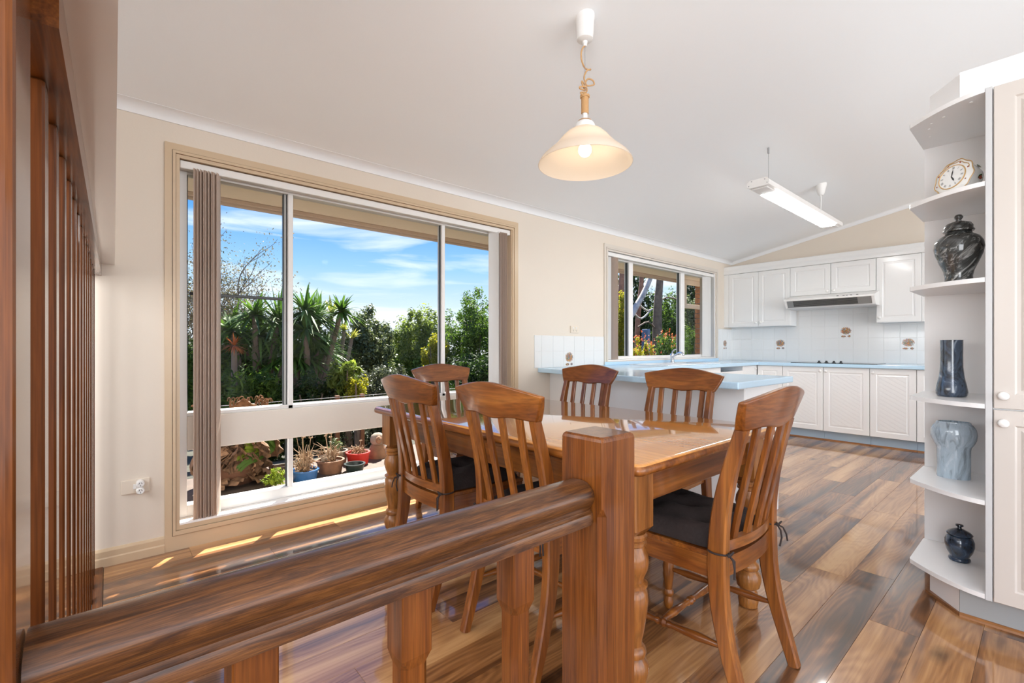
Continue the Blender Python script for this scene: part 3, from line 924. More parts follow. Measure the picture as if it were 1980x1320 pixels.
# handrail profile (y, z) swept along x
half = [(0.0, 0.8105), (0.010, 0.8098), (0.020, 0.8070), (0.0268, 0.8030), (0.0298, 0.7997), (0.0335, 0.7970), (0.0385, 0.7910), (0.0405, 0.7820), (0.0395, 0.7720), (0.0350, 0.7620), (0.0300, 0.7555), (0.0285, 0.7500), (0.0300, 0.7470), (0.0350, 0.7440), (0.0370, 0.7380), (0.0370, 0.7220)]
prof = half + [(-a, b) for a, b in reversed(half[1:])]
q = MB()
n_ = len(prof)
xs_ = [SXF + 0.002] + [SXF + (0.768 - SXF) * i / 8 for i in range(1, 8)] + [0.755, 0.767]
vs = []
for i, xx in enumerate(xs_):
    k = 0.93 if i == len(xs_) - 1 else 1.0
    for a, b in prof:
        vs.append((lx(xx), BY - 0.66 + a * k, 0.765 + (b - 0.765) * k))
fs = []
for i in range(len(xs_) - 1):
    for k in range(n_):
        k2 = (k + 1) % n_
        fs.append((i * n_ + k, i * n_ + k2, (i + 1) * n_ + k2, (i + 1) * n_ + k))
fs += [tuple(range(n_)), tuple((len(xs_) - 1) * n_ + k for k in range(n_))]
q.add(vs, fs)
q.build('handrail', 'rail_x', bal, smooth=40)
b_ = MB()
hw = 0.0259
def sq8(w, ch):
    return [(-w + ch, -w), (w - ch, -w), (w, -w + ch), (w, w - ch), (w - ch, w), (-w + ch, w), (-w, w - ch), (-w, -w + ch)]
secs = [(0.0, hw, .002), (0.10, hw, .002), (0.115, hw * .86, .009), (0.60, hw * .86, .009), (0.618, hw, .002), (0.7225, hw, .002)]
vs = []; fs = []
for z_, w_, ch in secs:
    vs += [(a, b, z_) for a, b in sq8(w_, ch)]
for i in range(len(secs) - 1):
    for k in range(8):
        fs.append((i * 8 + k, i * 8 + (k + 1) % 8, (i + 1) * 8 + (k + 1) % 8, (i + 1) * 8 + k))
fs += [tuple(range(7, -1, -1)), tuple(40 + k for k in range(8))]
b_.add(vs, fs)
bme = b_.mesh('baluster', 'post_z')
for k in range(3):
    o = bpy.data.objects.new('baluster', bme); COL.objects.link(o); o.parent = bal
    o.location = (lx(0.137 + 0.2217 * k), BY - 0.66, 0)

# ================================================================== TABLE
TX0, TX1, TY0, TY1, TZ = 1.125, 2.130, 0.752, 2.500, 0.757
tcx, tcy = (TX0 + TX1) / 2, (TY0 + TY1) / 2
tab = thing('dining_table', 'long honey pine dining table with turned legs', 'table', (tcx, tcy, 0))
hx, hy = (TX1 - TX0) / 2, (TY1 - TY0) / 2
def rrect(ax, ay, r, n=6):
    pts = []
    for cx_, cy_, a0 in ((ax - r, ay - r, 0), (-ax + r, ay - r, 90), (-ax + r, -ay + r, 180), (ax - r, -ay + r, 270)):
        for i in range(n + 1):
            a = R(a0 + 90 * i / n)
            pts.append((cx_ + r * math.cos(a), cy_ + r * math.sin(a)))
    return pts
def rounded_top(z0, z1, ax, ay, r, lips):
    q = MB(); vs = []; fs = []
    m_ = None
    for d, z in lips:
        ring = rrect(ax - d, ay - d, max(0.006, r - d))
        m_ = len(ring)
        vs += [(a, b, z) for a, b in ring]
    for i in range(len(lips) - 1):
        for k in range(m_):
            k2 = (k + 1) % m_
            fs.append((i * m_ + k, i * m_ + k2, (i + 1) * m_ + k2, (i + 1) * m_ + k))
    fs += [tuple(range(m_ - 1, -1, -1)), tuple((len(lips) - 1) * m_ + k for k in range(m_))]
    return q.add(vs, fs)
T = 0.036
lips = [(0.012, TZ - T), (0.004, TZ - T + 0.004), (0.0, TZ - T + 0.012), (0.001, TZ - 0.016), (0.005, TZ - 0.007), (0.011, TZ - 0.002), (0.018, TZ)]
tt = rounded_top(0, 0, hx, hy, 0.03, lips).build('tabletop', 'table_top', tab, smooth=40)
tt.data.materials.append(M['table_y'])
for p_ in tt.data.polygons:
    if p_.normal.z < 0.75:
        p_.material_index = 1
for s_ in (-1, 1):
    q = MB()
    x_ = s_ * (hx - 0.085)
    q.rbox(x_ - 0.011, x_ + 0.011, -hy + 0.13, hy - 0.13, TZ - T - 0.115, TZ - T, 0.003, 1)
    q.rbox(x_ - 0.013, x_ + 0.013, -hy + 0.13, hy - 0.13, TZ - T - 0.035, TZ - T - 0.018, 0.003, 1)
    q.build('apron_rail', 'table_y', tab)
for s_ in (-1, 1):
    y_ = s_ * (hy - 0.085)
    MB().rbox(-hx + 0.13, hx - 0.13, y_ - 0.011, y_ + 0.011, TZ - T - 0.115, TZ - T, 0.003, 1).build('apron_end', 'table_x', tab)
lp = [(0.030, 0.0), (0.036, 0.004), (0.040, 0.03), (0.036, 0.060), (0.030, 0.075), (0.043, 0.085), (0.050, 0.115), (0.048, 0.135), (0.034, 0.155), (0.040, 0.160), (0.042, 0.170), (0.040, 0.180),
      (0.030, 0.190), (0.030, 0.205), (0.036, 0.235), (0.044, 0.285), (0.048, 0.325), (0.045, 0.352), (0.036, 0.364), (0.046, 0.369), (0.046, 0.377), (0.034, 0.383), (0.036, 0.395),
      (0.047, 0.420), (0.050, 0.440), (0.047, 0.462), (0.037, 0.485), (0.036, 0.490), (0.043, 0.495), (0.043, 0.503), (0.038, 0.507), (0.044, 0.513), (0.045, 0.523), (0.040, 0.530)]
q = MB().lathe(lp, 28)
sqr = [(0.030, 0.528), (0.046, 0.548), (0.046, TZ - T)]
vs = []; fs = []
for w_, z_ in sqr:
    vs += [(a, b, z_) for a, b in sq8(w_, 0.004)]
for i in range(2):
    for k in range(8):
        fs.append((i * 8 + k, i * 8 + (k + 1) % 8, (i + 1) * 8 + (k + 1) % 8, (i + 1) * 8 + k))
fs += [tuple(range(7, -1, -1)), tuple(16 + k for k in range(8))]
q.add(vs, fs)
leg_me = q.mesh('leg', 'table_z', 35)
for a in (-1, 1):
    for b in (-1, 1):
        o = bpy.data.objects.new('leg', leg_me); COL.objects.link(o); o.parent = tab
        o.location = (a * (hx - 0.085), b * (hy - 0.085), 0)

# ================================================================== CHAIRS
def yprof(z):           # side profile of the back, local y against z
    pts = [(0.0, -0.088), (0.08, -0.064), (0.2, -0.028), (0.32, -0.006), (0.45, 0.0), (0.55, -0.004), (0.65, -0.018), (0.75, -0.042), (0.85, -0.070), (0.97, -0.106)]
    for (a, b), (c_, d) in zip(pts, pts[1:]):
        if z <= c_:
            t = (z - a) / (c_ - a)
            return b + (d - b) * t
    return pts[-1][1]
def sm(z):
    return sum(yprof(z + k * 0.02) for k in (-2, -1, 0, 1, 2)) / 5 if 0.05 < z < 0.93 else yprof(z)
def make_chair():
    t = thing('dining_chair', 'chair', 'chair')
    # back posts
    for s_ in (-1, 1):
        path = []; sec = []
        for i in range(23):
            z = 0.852 * i / 22
            xo = 0.185 + 0.006 * math.cos(z * 3.4)
            path.append((s_ * xo, sm(z), z))
            wd_ = 0.036 - 0.004 * abs(z - 0.43) / 0.43
            tk = 0.058 - 0.024 * (abs(z - 0.43) / 0.43) ** 1.2
            sec.append(rsec(wd_, tk, 0.005))
        MB().sweep(path, sec).build('back_post', 'chair_z', t, smooth=30)
    # crest rail
    q = MB(); nu, nv = 24, 8
    def crest(u, v, side):
        half = 0.197 + 0.043 * v + 0.004 * math.sin(v * 3.1)
        x = u * half
        ztop = 0.968 - 0.034 * abs(u) ** 2.2 + 0.003 * math.cos(u * 5)
        zbot = 0.846 - 0.004 * math.cos(u * 6.2) + 0.004 * abs(u)
        z = zbot + (ztop - zbot) * v
        th = 0.015 - 0.004 * v
        y = sm(z) - 0.030 * (1 - u * u) + 0.002
        return (x, y + side * th, z)
    vs = []
    for side in (-1, 1):
        for j in range(nv + 1):
            for i in range(nu + 1):
                vs.append(crest(-1 + 2 * i / nu, j / nv, side))
    k1 = (nu + 1) * (nv + 1)
    ix = lambda s, i, j: s * k1 + j * (nu + 1) + i
    fs = []
    for i in range(nu):
        for j in range(nv):
            fs.append((ix(0, i, j), ix(0, i + 1, j), ix(0, i + 1, j + 1), ix(0, i, j + 1)))
            fs.append((ix(1, i, j), ix(1, i, j + 1), ix(1, i + 1, j + 1), ix(1, i + 1, j)))
        fs.append((ix(0, i, 0), ix(1, i, 0), ix(1, i + 1, 0), ix(0, i + 1, 0)))
        fs.append((ix(0, i, nv), ix(0, i + 1, nv), ix(1, i + 1, nv), ix(1, i, nv)))
    for j in range(nv):
        fs.append((ix(0, 0, j), ix(0, 0, j + 1), ix(1, 0, j + 1), ix(1, 0, j)))
        fs.append((ix(0, nu, j), ix(1, nu, j), ix(1, nu, j + 1), ix(0, nu, j + 1)))
    q.add(vs, fs)
    o = q.build('crest_rail', 'chair_x', t, smooth=40)
    bv = o.modifiers.new('round', 'BEVEL'); bv.width = 0.005; bv.segments = 2; bv.limit_method = 'ANGLE'; bv.angle_limit = R(50)
    # slats
    for xx in (-0.118, -0.040, 0.040, 0.118):
        path = []
        for i in range(15):
            z = 0.492 + 0.36 * i / 14
            sag = 0.030 * (1 - (xx / 0.197) ** 2)
            path.append((xx * (1.0 + 0.06 * (z - 0.5) / 0.35), sm(z) - sag * (0.75 + 0.25 * (z - .49) / .36) - 0.012 * math.sin(math.pi * (z - .492) / .36), z))
        MB().sweep(path, rsec(0.029, 0.016, 0.003)).build('slat', 'chair_z', t, smooth=30)
    # curved lower rail and seat back rail
    def bow(z0, z1, th, sag, xh, name):
        q = MB(); n = 14; vs = []; fs = []
        for i in range(n + 1):
            u = -1 + 2 * i / n
            yy = -0.002 - sag * (1 - u * u)
            for dy, z in ((-th, z0), (th, z0), (th, z1), (-th, z1)):
                vs.append((u * xh, yy + dy, z))
        for i in range(n):
            for k in range(4):
                k2 = (k + 1) % 4
                fs.append((i * 4 + k, i * 4 + k2, i * 4 + 4 + k2, i * 4 + 4 + k))
        fs += [(3, 2, 1, 0), tuple(n * 4 + k for k in range(4))]
        return q.add(vs, fs).build(name, 'chair_x', t, smooth=35)
    bow(0.470, 0.502, 0.012, 0.026, 0.178, 'lower_back_rail')
    bow(0.392, 0.452, 0.011, 0.018, 0.176, 'seat_back_rail')
    # seat frame and seat board
    for s_ in (-1, 1):
        vs = []
        for yy, xx in ((0.015, 0.178), (0.395, 0.200)):
            for dx, z in ((-0.011, 0.385), (0.011, 0.385), (0.011, 0.447), (-0.011, 0.447)):
                vs.append((s_ * xx + dx, yy, z))
        MB().add(vs, [(0, 1, 2, 3), (7, 6, 5, 4), (0, 4, 5, 1), (1, 5, 6, 2), (2, 6, 7, 3), (3, 7, 4, 0)]).build('side_rail', 'chair_y', t)
    MB().rbox(-0.19, 0.19, 0.385, 0.407, 0.385, 0.447, 0.003, 1).build('front_rail', 'chair_x', t)
    q = MB()
    q.prism([(-0.185, 0.012), (0.185, 0.012), (0.212, 0.412), (-0.212, 0.412)], 0.446, 0.462)
    q.build('seat', 'chair_x', t)
    # turned front legs
    pf = [(0.012, 0), (0.017, 0.006), (0.020, 0.03), (0.014, 0.05), (0.021, 0.06), (0.021, 0.07), (0.015, 0.08), (0.019, 0.12), (0.0235, 0.165), (0.021, 0.20), (0.015, 0.214), (0.022, 0.222), (0.022, 0.232),
          (0.016, 0.240), (0.022, 0.265), (0.023, 0.29), (0.018, 0.315), (0.023, 0.325), (0.023, 0.335), (0.018, 0.342)]
    for s_ in (-1, 1):
        q = MB().lathe(pf, 16, (s_ * 0.193, 0.388, 0))
        q.rbox(s_ * 0.193 - 0.021, s_ * 0.193 + 0.021, 0.367, 0.409, 0.338, 0.448, 0.003, 1)
        q.build('front_leg', 'chair_z', t, smooth=35)
    # turned stretchers
    def turned(p0, p1, name):
        p0, p1 = Vector(p0), Vector(p1)
        us = [0, .06, .2, .32, .42, .45, .47, .5, .53, .55, .58, .68, .8, .94, 1]
        rr = [.007, .009, .014, .012, .009, .013, .010, .015, .010, .013, .009, .012, .014, .009, .007]
        MB().tube([p0.lerp(p1, u) for u in us], rr, 12).build(name, 'chair_y', t, smooth=40)
    for s_ in (-1, 1):
        turned((s_ * 0.187, sm(0.19) + 0.012, 0.190), (s_ * 0.193, 0.378, 0.165), 'side_stretcher')
    turned((-0.188, 0.19, 0.178), (0.188, 0.19, 0.178), 'cross_stretcher')
    # tufted cushion
    q = MB(); n = 22; vs = []; fs = []
    tufts = [(-0.09, 0.10), (0.09, 0.10), (-0.09, 0.29), (0.09, 0.29), (0, 0.195)]
    for side in (0, 1):
        for j in range(n + 1):
            for i in range(n + 1):
                u, v = -1 + 2 * i / n, -1 + 2 * j / n
                uu, vv = math.copysign(abs(u) ** 0.9, u), math.copysign(abs(v) ** 0.9, v)
                yy = 0.205 + 0.190 * vv * (1 - 0.03 * u * u)
                hw_ = 0.178 + 0.024 * (vv + 1) / 2
                xx = uu * hw_ * (1 - 0.03 * v * v)
                e = (1 - abs(u) ** 5) * (1 - abs(v) ** 5)
                hgt = 0.050 * max(e, 0) ** 0.45
                for tx, ty in tufts:
                    hgt -= 0.026 * math.exp(-((xx - tx) ** 2 + (yy - ty) ** 2) / 0.0009) * (e > 0)
                hgt += 0.006 * math.sin(xx * 46 + yy * 20) * e
                vs.append((xx, yy, 0.466 + (0.012 + max(hgt, 0) if side else 0)))
    k1 = (n + 1) ** 2
    for side in (0, 1):
        for j in range(n):
            for i in range(n):
                a = side * k1 + j * (n + 1) + i
                fs.append((a, a + 1, a + n + 2, a + n + 1))
    edge = [i for i in range(n + 1)] + [j * (n + 1) + n for j in range(1, n + 1)] + [n * (n + 1) + i for i in range(n - 1, -1, -1)] + [j * (n + 1) for j in range(n - 1, 0, -1)]
    for a, b in zip(edge, edge[1:] + edge[:1]):
        fs.append((a, b, k1 + b, k1 + a))
    q.add(vs, fs)
    cu = q.build('cushion', 'cushion', t, smooth=80)
    for s_ in (-1, 1):
        q = MB()
        ring = [(s_ * 0.187 + 0.024 * math.cos(R(a)), -0.002 + 0.031 * math.sin(R(a)), 0.472) for a in range(0, 361, 30)]
        q.tube(ring, 0.003, 6)
        q.tube([(s_ * 0.187, -0.032, 0.472), (s_ * 0.180, -0.048, 0.455), (s_ * 0.184, -0.050, 0.43), (s_ * 0.178, -0.046, 0.40)], 0.003, 5)
        q.tube([(s_ * 0.187, -0.032, 0.472), (s_ * 0.196, -0.050, 0.462), (s_ * 0.203, -0.058, 0.44), (s_ * 0.208, -0.060, 0.415)], 0.003, 5)
        q.tube([(s_ * 0.187 - .012, -0.038, 0.472), (s_ * 0.187, -0.048, 0.484), (s_ * 0.187 + .013, -0.038, 0.472), (s_ * 0.187, -0.036, 0.466), (s_ * 0.187 - .012, -0.038, 0.472)], 0.003, 5)
        q.build('cushion_tie', 'tie', t)
    return t
CHAIRS = [((1.585, 0.662), 0, 'slat-back pine chair at the table end beside the newel post'),
          ((1.125, 1.283), -90, 'slat-back pine chair behind the handrail, closer to the newel post'),
          ((1.095, 1.872), -90, 'slat-back pine chair behind the handrail, closer to the window'),
          ((2.372, 2.050), 90, 'slat-back pine chair facing across the table by the curved worktop end'),
          ((2.372, 1.372), 90, 'slat-back pine chair facing across the table by the white cabinet panel'),
          ((1.785, 2.728), 180, 'slat-back pine chair at the table end against the window')]
ch0 = make_chair()
for i, (p_, a_, lab) in enumerate(CHAIRS):
    o = ch0 if i == 0 else copy_tree(ch0)
    o.location = (p_[0], p_[1], 0)
    o.rotation_euler = (0, 0, R(a_))
    tag(o, lab, 'chair', 'dining chairs around the pine table')

# ================================================================== KITCHEN
def door(w, h, panel='laminate', t=0.018, inset=0.055, centre=None):
    """routed door in the plane x = 0, facing -x; y 0..w, z 0..h"""
    q = MB(); vs = []; fs = []
    loops = [(0.0, t), (0.0, 0.002), (0.002, 0.0), (inset, 0.0), (inset + 0.006, 0.005), (inset + 0.016, 0.005), (inset + 0.024, 0.0015)]
    for d, x in loops:
        vs += [(x, d, d), (x, w - d, d), (x, w - d, h - d), (x, d, h - d)]
    for i in range(len(loops) - 1):
        for k in range(4):
            k2 = (k + 1) % 4
            fs.append((i * 4 + k, i * 4 + k2, i * 4 + 4 + k2, i * 4 + 4 + k))
    fs.append((3, 2, 1, 0))
    k = (len(loops) - 1) * 4
    q.add(vs, fs)
    p = MB().add([vs[k], vs[k + 1], vs[k + 2], vs[k + 3]], [(0, 1, 2, 3)])
    return q, p
def put_door(par, name, x, y0, y1, z0, z1, mat='laminate', pmat='laminate', knob=None, inset=0.055, kmat='plastic_white'):
    q, p = door(y1 - y0, z1 - z0, inset=inset)
    d = q.build(name, mat, par, loc=(x, y0, z0))
    p.build('panel', pmat, d)
    if knob:
        k = MB().lathe([(0.0, 0.024), (0.010, 0.0235), (0.015, 0.019), (0.0165, 0.013), (0.013, 0.007), (0.007, 0.004), (0.007, -0.001)], 14)
        k.xform(Matrix.Rotation(R(-90), 4, 'Y'))
        k.build('knob', kmat, d, smooth=50, loc=(0, knob[0] - y0, knob[1] - z0))
    return d
CTZ = 0.896
# base cabinets along the kitchen wall
XD = 6.308
base = [(0.55, 0.907, None, 'white base cabinet beside the pantry end of the kitchen wall'), (0.909, 1.299, (1.270, 0.808), 'white base cabinet with a knob, standing under the tall wall cabinet'),
        (1.301, 1.739, (1.712, 0.808), 'white base cabinet under the cooktop, knob at the window-side corner'),
        (1.741, 2.173, (1.768, 0.808), 'white base cabinet under the cooktop, knob at the pantry-side corner'),
        (2.175, 2.470, None, 'narrow white corner base cabinet behind the peninsula end')]
for y0, y1, kn, lab in base:
    t = thing('base_cabinet', lab, 'cabinet', (XD, (y0 + y1) / 2, 0), 0, 'white base cabinets of the kitchen')
    cy_ = (y0 + y1) / 2
    MB().box(0.020, XB - XD - 0.002, y0 - cy_, y1 - cy_, 0.11, CTZ - 0.041).build('carcass', 'panel_white', t)
    MB().box(0.052, 0.066, y0 - cy_, y1 - cy_, 0.0, 0.11).build('kickboard', 'kick_blue', t)
    MB().extrude([(0, 0), (0.014, 0), (0.012, 0.008), (0.006, 0.013), (0, 0.014)], y0 - cy_, y1 - cy_, lambda a, b, s: (0.052 - a, s, b)).build('floor_bead', 'bead', t)
    put_door(t, 'door', 0.0, y0 + 0.002 - cy_, y1 - 0.002 - cy_, 0.112, CTZ - 0.044, 'laminate', 'diag', (kn[0] - cy_, kn[1]) if kn else None)
# cabinets below the sink, facing away from the window
SY = 2.472
def sink_unit(x0, x1, lab, gap=False):
    t = thing('sink_cabinet', lab, 'cabinet', ((x0 + x1) / 2, SY, 0), 0, 'white base cabinets of the kitchen')
    h_ = (x1 - x0) / 2
    top_ = 0.800 if gap else CTZ - 0.041
    MB().box(-h_, h_, 0.022, W - SY - 0.002, 0.11, top_).build('carcass', 'panel_white', t)
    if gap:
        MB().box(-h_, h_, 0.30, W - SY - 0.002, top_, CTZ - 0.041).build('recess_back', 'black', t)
        MB().rbox(-h_ + .002, h_ - .002, 0.0, 0.02, 0.112, 0.800, 0.002, 1).build('door', 'laminate', t)
    else:
        d = MB().rbox(-h_ + .002, h_ - .002, 0.0, 0.02, 0.112, CTZ - 0.044, 0.002, 1).build('door', 'laminate', t)
        MB().lathe([(0, .02), (.01, .02), (.015, .012), (.008, 0)], 12).xform(Matrix.Rotation(R(90), 4, 'X')).build('knob', 'plastic_white', d, smooth=50, loc=(h_ - 0.06 if x0 > 5.8 else -h_ + .06, 0.0, 0.815))
    MB().box(-h_, h_, 0.055, 0.07, 0, 0.11).build('kickboard', 'kick_blue', t)
sink_unit(3.47, 4.35, 'white cabinet below the worktop at the peninsula corner')
sink_unit(4.352, 5.30, 'white cabinet under the kitchen sink bowl')
sink_unit(5.302, 5.88, 'white unit under the worktop with a dark open slot', True)
sink_unit(5.882, 6.30, 'white cabinet with knob filling the corner by the kitchen wall')
# peninsula
pen = thing('peninsula_cabinet', 'white peninsula back panel below the blue breakfast worktop', 'cabinet', (3.1, 2.1, 0))
fr = [(2.872, 1.200), (2.875, 1.60), (2.885, 1.95), (2.945, 2.30), (3.035, 2.65), (3.145, W - 0.001)]
MB().prism([(a - 3.1, b - 2.1) for a, b in fr] + [(a + 0.03 - 3.1, b - 2.1) for a, b in reversed(fr)], 0, CTZ - 0.041).build('back_panel', 'panel_white', pen, smooth=25)
MB().rbox(2.905 - 3.1, 3.41 - 3.1, 1.200 - 2.1, 1.222 - 2.1, 0, CTZ - 0.041, 0.002, 1).build('end_panel', 'panel_white', pen)
MB().box(3.36 - 3.1, 3.41 - 3.1, 1.224 - 2.1, 2.46 - 2.1, 0, CTZ - 0.041).build('carcass', 'panel_white', pen)
# one continuous worktop
ot = [(2.612, 1.120), (3.440, 1.120), (3.440, 2.450), (6.278, 2.450), (6.278, 0.50), (XB - .001, 0.50), (XB - .001, W - .001), (2.985, W - .001), (2.955, 2.88), (2.905, 2.68), (2.830, 2.45), (2.745, 2.22), (2.675, 2.02), (2.632, 1.82), (2.615, 1.62)]
q = MB().prism(ot, CTZ - 0.040, CTZ)
o = q.build('worktop', 'counter')
bv = o.modifiers.new('edge', 'BEVEL'); bv.width = 0.006; bv.segments = 2; bv.limit_method = 'ANGLE'; bv.angle_limit = R(60)
tag(o, 'pale blue laminate worktop running round the kitchen and peninsula', 'worktop')
o = MB().rbox(3.952, 6.51, W - 0.022, W - 0.001, CTZ, CTZ + 0.036, 0.004).build('window_upstand', 'counter')
tag(o, 'pale blue upstand strip below the kitchen window', 'upstand')
# sink and tap
sk = thing('kitchen_sink', 'white inset sink with drainer under the kitchen window', 'sink', (4.85, 2.78, CTZ))
q = MB()
q.rbox(-0.55, 0.60, -0.235, -0.20, 0, 0.008, .003, 1); q.rbox(-0.55, 0.60, 0.17, 0.235, 0, 0.008, .003, 1)
q.rbox(-0.55, -0.50, -0.21, 0.18, 0, 0.008, .003, 1); q.rbox(0.02, 0.08, -0.21, 0.18, 0, 0.008, .003, 1); q.rbox(0.55, 0.60, -0.21, 0.18, 0, 0.008, .003, 1)
q.build('rim', 'steel_white', sk)
MB().box(-0.5, 0.02, -0.2, 0.17, 0.0, 0.002).build('drainer', 'steel_white', sk)
MB().box(0.08, 0.55, -0.2, 0.17, 0.0, 0.0015).build('bowl', 'chrome', sk)
tp = thing('mixer_tap', 'chrome mixer tap with a long low spout at the sink', 'tap', (5.12, 2.975, CTZ + 0.008))
MB().lathe([(0.030, 0), (0.030, 0.006), (0.022, 0.012), (0.022, 0.065), (0.026, 0.07), (0.026, 0.095), (0.018, 0.108), (0.0, 0.110)], 20).build('body', 'chrome', tp, smooth=40)
MB().tube([(0, 0, 0.055), (-0.03, -0.05, 0.085), (-0.075, -0.13, 0.115), (-0.10, -0.18, 0.118), (-0.11, -0.20, 0.105), (-0.112, -0.205, 0.085)], [.013, .013, .012, .012, .012, .011], 10).build('spout', 'chrome', tp, smooth=50)
MB().tube([(0, 0, 0.105), (0.02, 0.01, 0.125), (0.06, 0.012, 0.150), (0.11, 0.012, 0.156)], [.008, .009, .008, .006], 8).build('lever', 'chrome', tp, smooth=50)
# cooktop
ck = thing('cooktop', 'black glass cooktop with four knobs set in the worktop', 'cooktop', (6.60, 1.68, CTZ))
q = rounded_top(0, 0, 0.25, 0.43, 0.05, [(0.0, 0.0), (0.0, 0.004), (0.003, 0.006)])
q.build('glass_plate', 'black_glass', ck)
for yy in (0.135, 0.06, -0.015, -0.085):
    MB().lathe([(0.021, 0.006), (0.021, 0.010), (0.012, 0.014), (0.012, 0.028), (0.004, 0.031), (0, 0.031)], 14, (-0.17, yy, 0)).build('knob', 'black', ck, smooth=40)
# wall cabinets
XU = 6.719
UPB, UPT = 1.368, 2.118
ups = [(2.621, 3.020, UPB, (2.650, 1.425), 'tall white wall cabinet beside the kitchen window'), (2.225, 2.619, UPB, (2.590, 1.425), 'tall white wall cabinet next to the range hood, window side'),
       (1.776, 2.223, 1.742, (1.808, 1.78), 'short white wall cabinet above the range hood, window side'), (1.326, 1.772, 1.742, (1.740, 1.78), 'short white wall cabinet above the range hood, pantry side'),
       (0.923, 1.322, UPB, (1.290, 1.425), 'tall white wall cabinet next to the range hood, pantry side')]
for y0, y1, zb, kn, lab in ups:
    cy_ = (y0 + y1) / 2
    t = thing('wall_cabinet', lab, 'cabinet', (XU, cy_, zb), 0, 'white wall cabinets of the kitchen')
    MB().box(0.019, XB - XU - 0.0085, y0 - 0.001 - cy_, y1 + 0.001 - cy_, 0.0, UPT - zb).build('carcass', 'panel_white', t)
    put_door(t, 'door', 0.0, y0 + 0.001 - cy_, y1 - 0.001 - cy_, 0.002, UPT - zb - 0.002, 'laminate', 'laminate', (kn[0] - cy_, kn[1] - zb))
o = MB().box(XU + .002, XB - 0.009, 3.022, W - .001, UPB, UPT).build('cabinet_filler', 'laminate'); tag(o, 'narrow white filler between window wall and wall cabinet', 'filler')
o = MB().box(XU + .002, XB - 0.009, 0.60, 0.921, UPB, UPT).build('cabinet_filler', 'laminate'); tag(o, 'white cabinet side strip half hidden by the display shelves', 'filler')
q = MB().extrude([(0, 0), (-0.012, 0.0), (-0.016, 0.006), (-0.016, 0.030), (-0.008, 0.060), (-0.008, 0.108), (0.0, 0.114), (0.03, 0.114), (0.03, 0)], 0.60, W - .001, lambda a, b, s: (XU + a, s, UPT + 0.001 + b))
pel = o = q.build('cabinet_pelmet', 'laminate'); tag(o, 'long white pelmet along the top of the wall cabinets', 'pelmet')
o = MB().box(XU + .031, XB - .001, 0.60, W - .001, UPT + .001, UPT + 0.1).build('top_board', 'panel_white', pel)
# range hood
hd = thing('range_hood', 'white slim range hood with grey filter above the cooktop', 'hood', (XB, 1.755, 1.57))
hw_ = 0.462
def hx_(a): return a - XB
prof = [(XB - 0.009, 0.170), (XU - 0.005, 0.170), (6.49, 0.115), (6.485, 0.098), (6.54, 0.010), (6.56, 0.0), (XB - 0.009, 0.0)]
MB().extrude([(hx_(a), b) for a, b in prof], -hw_, hw_, lambda a, b, s: (a, s, b)).build('canopy', 'plastic_white', hd)
def visor(a, off):   # point on the sloping front, a 0..1 from the top edge down
    p0, p1 = Vector((hx_(6.485), 0, 0.098)), Vector((hx_(6.54), 0, 0.010))
    n = Vector((-(p1 - p0).z, 0, (p1 - p0).x)).normalized()
    if n.x > 0: n = -n
    return p0.lerp(p1, a) + n * off
def slab(y0, y1, a0, a1, o0, o1):
    vs = []
    for yy in (y0, y1):
        for aa, oo in ((a0, o0), (a0, o1), (a1, o1), (a1, o0)):
            p_ = visor(aa, oo); vs.append((p_.x, yy, p_.z))
    return MB().add(vs, [(0, 1, 2, 3), (7, 6, 5, 4), (0, 4, 5, 1), (1, 5, 6, 2), (2, 6, 7, 3), (3, 7, 4, 0)])
slab(-hw_ + .03, hw_ - .03, 0.06, 0.95, -0.001, 0.002).build('filter_backing', 'grille', hd)
for k in range(6):
    slab(-hw_ + .16, hw_ - .10, 0.12 + .13 * k, 0.19 + .13 * k, 0.002, 0.005).build('filter_slat', 'alu_dark', hd)
slab(-hw_ + .005, -hw_ + .028, 0.0, 1.0, -0.001, 0.006).build('end_cap', 'plastic_white', hd)
slab(hw_ - .028, hw_ - .005, 0.0, 1.0, -0.001, 0.006).build('end_cap', 'plastic_white', hd)
q = MB()
for k, yy in enumerate((-0.11, -0.17, -0.20, -0.24, -0.30)):
    q.box(hx_(6.50) - 0.006, hx_(6.50), yy - .010, yy + .010, 0.118, 0.124)
q.build('control_buttons', 'black', hd)
# tiles
TS = 0.150
def tile_mesh(w, h, mat):
    a = 0.0013
    q = MB(); z = 0.0035
    vs = [(0, a, a), (0, w - a, a), (0, w - a, h - a), (0, a, h - a), (-z + .001, a, a), (-z + .001, w - a, a), (-z + .001, w - a, h - a), (-z + .001, a, h - a),
          (-z, a + .0015, a + .0015), (-z, w - a - .0015, a + .0015), (-z, w - a - .0015, h - a - .0015), (-z, a + .0015, h - a - .0015)]
    fs = [(0, 1, 5, 4), (1, 2, 6, 5), (2, 3, 7, 6), (3, 0, 4, 7), (4, 5, 9, 8), (5, 6, 10, 9), (6, 7, 11, 10), (7, 4, 8, 11), (8, 9, 10, 11)]
    q.add(vs, fs)
    me = q.mesh('tile', mat)
    uv = me.uv_layers.new(name='UVMap')
    for l in me.loops:
        co = me.vertices[l.vertex_index].co
        uv.data[l.index].uv = (1 - co.y / w, co.z / h)
    return me
tmesh = {}
def tile(par, loc, rz, w, h, mat='tile'):
    key = (round(w, 3), round(h, 3), mat)
    if key not in tmesh:
        tmesh[key] = tile_mesh(w, h, mat)
    o = bpy.data.objects.new('tile', tmesh[key]); COL.objects.link(o); o.parent = par
    o.location = loc; o.rotation_euler = (0, 0, rz)
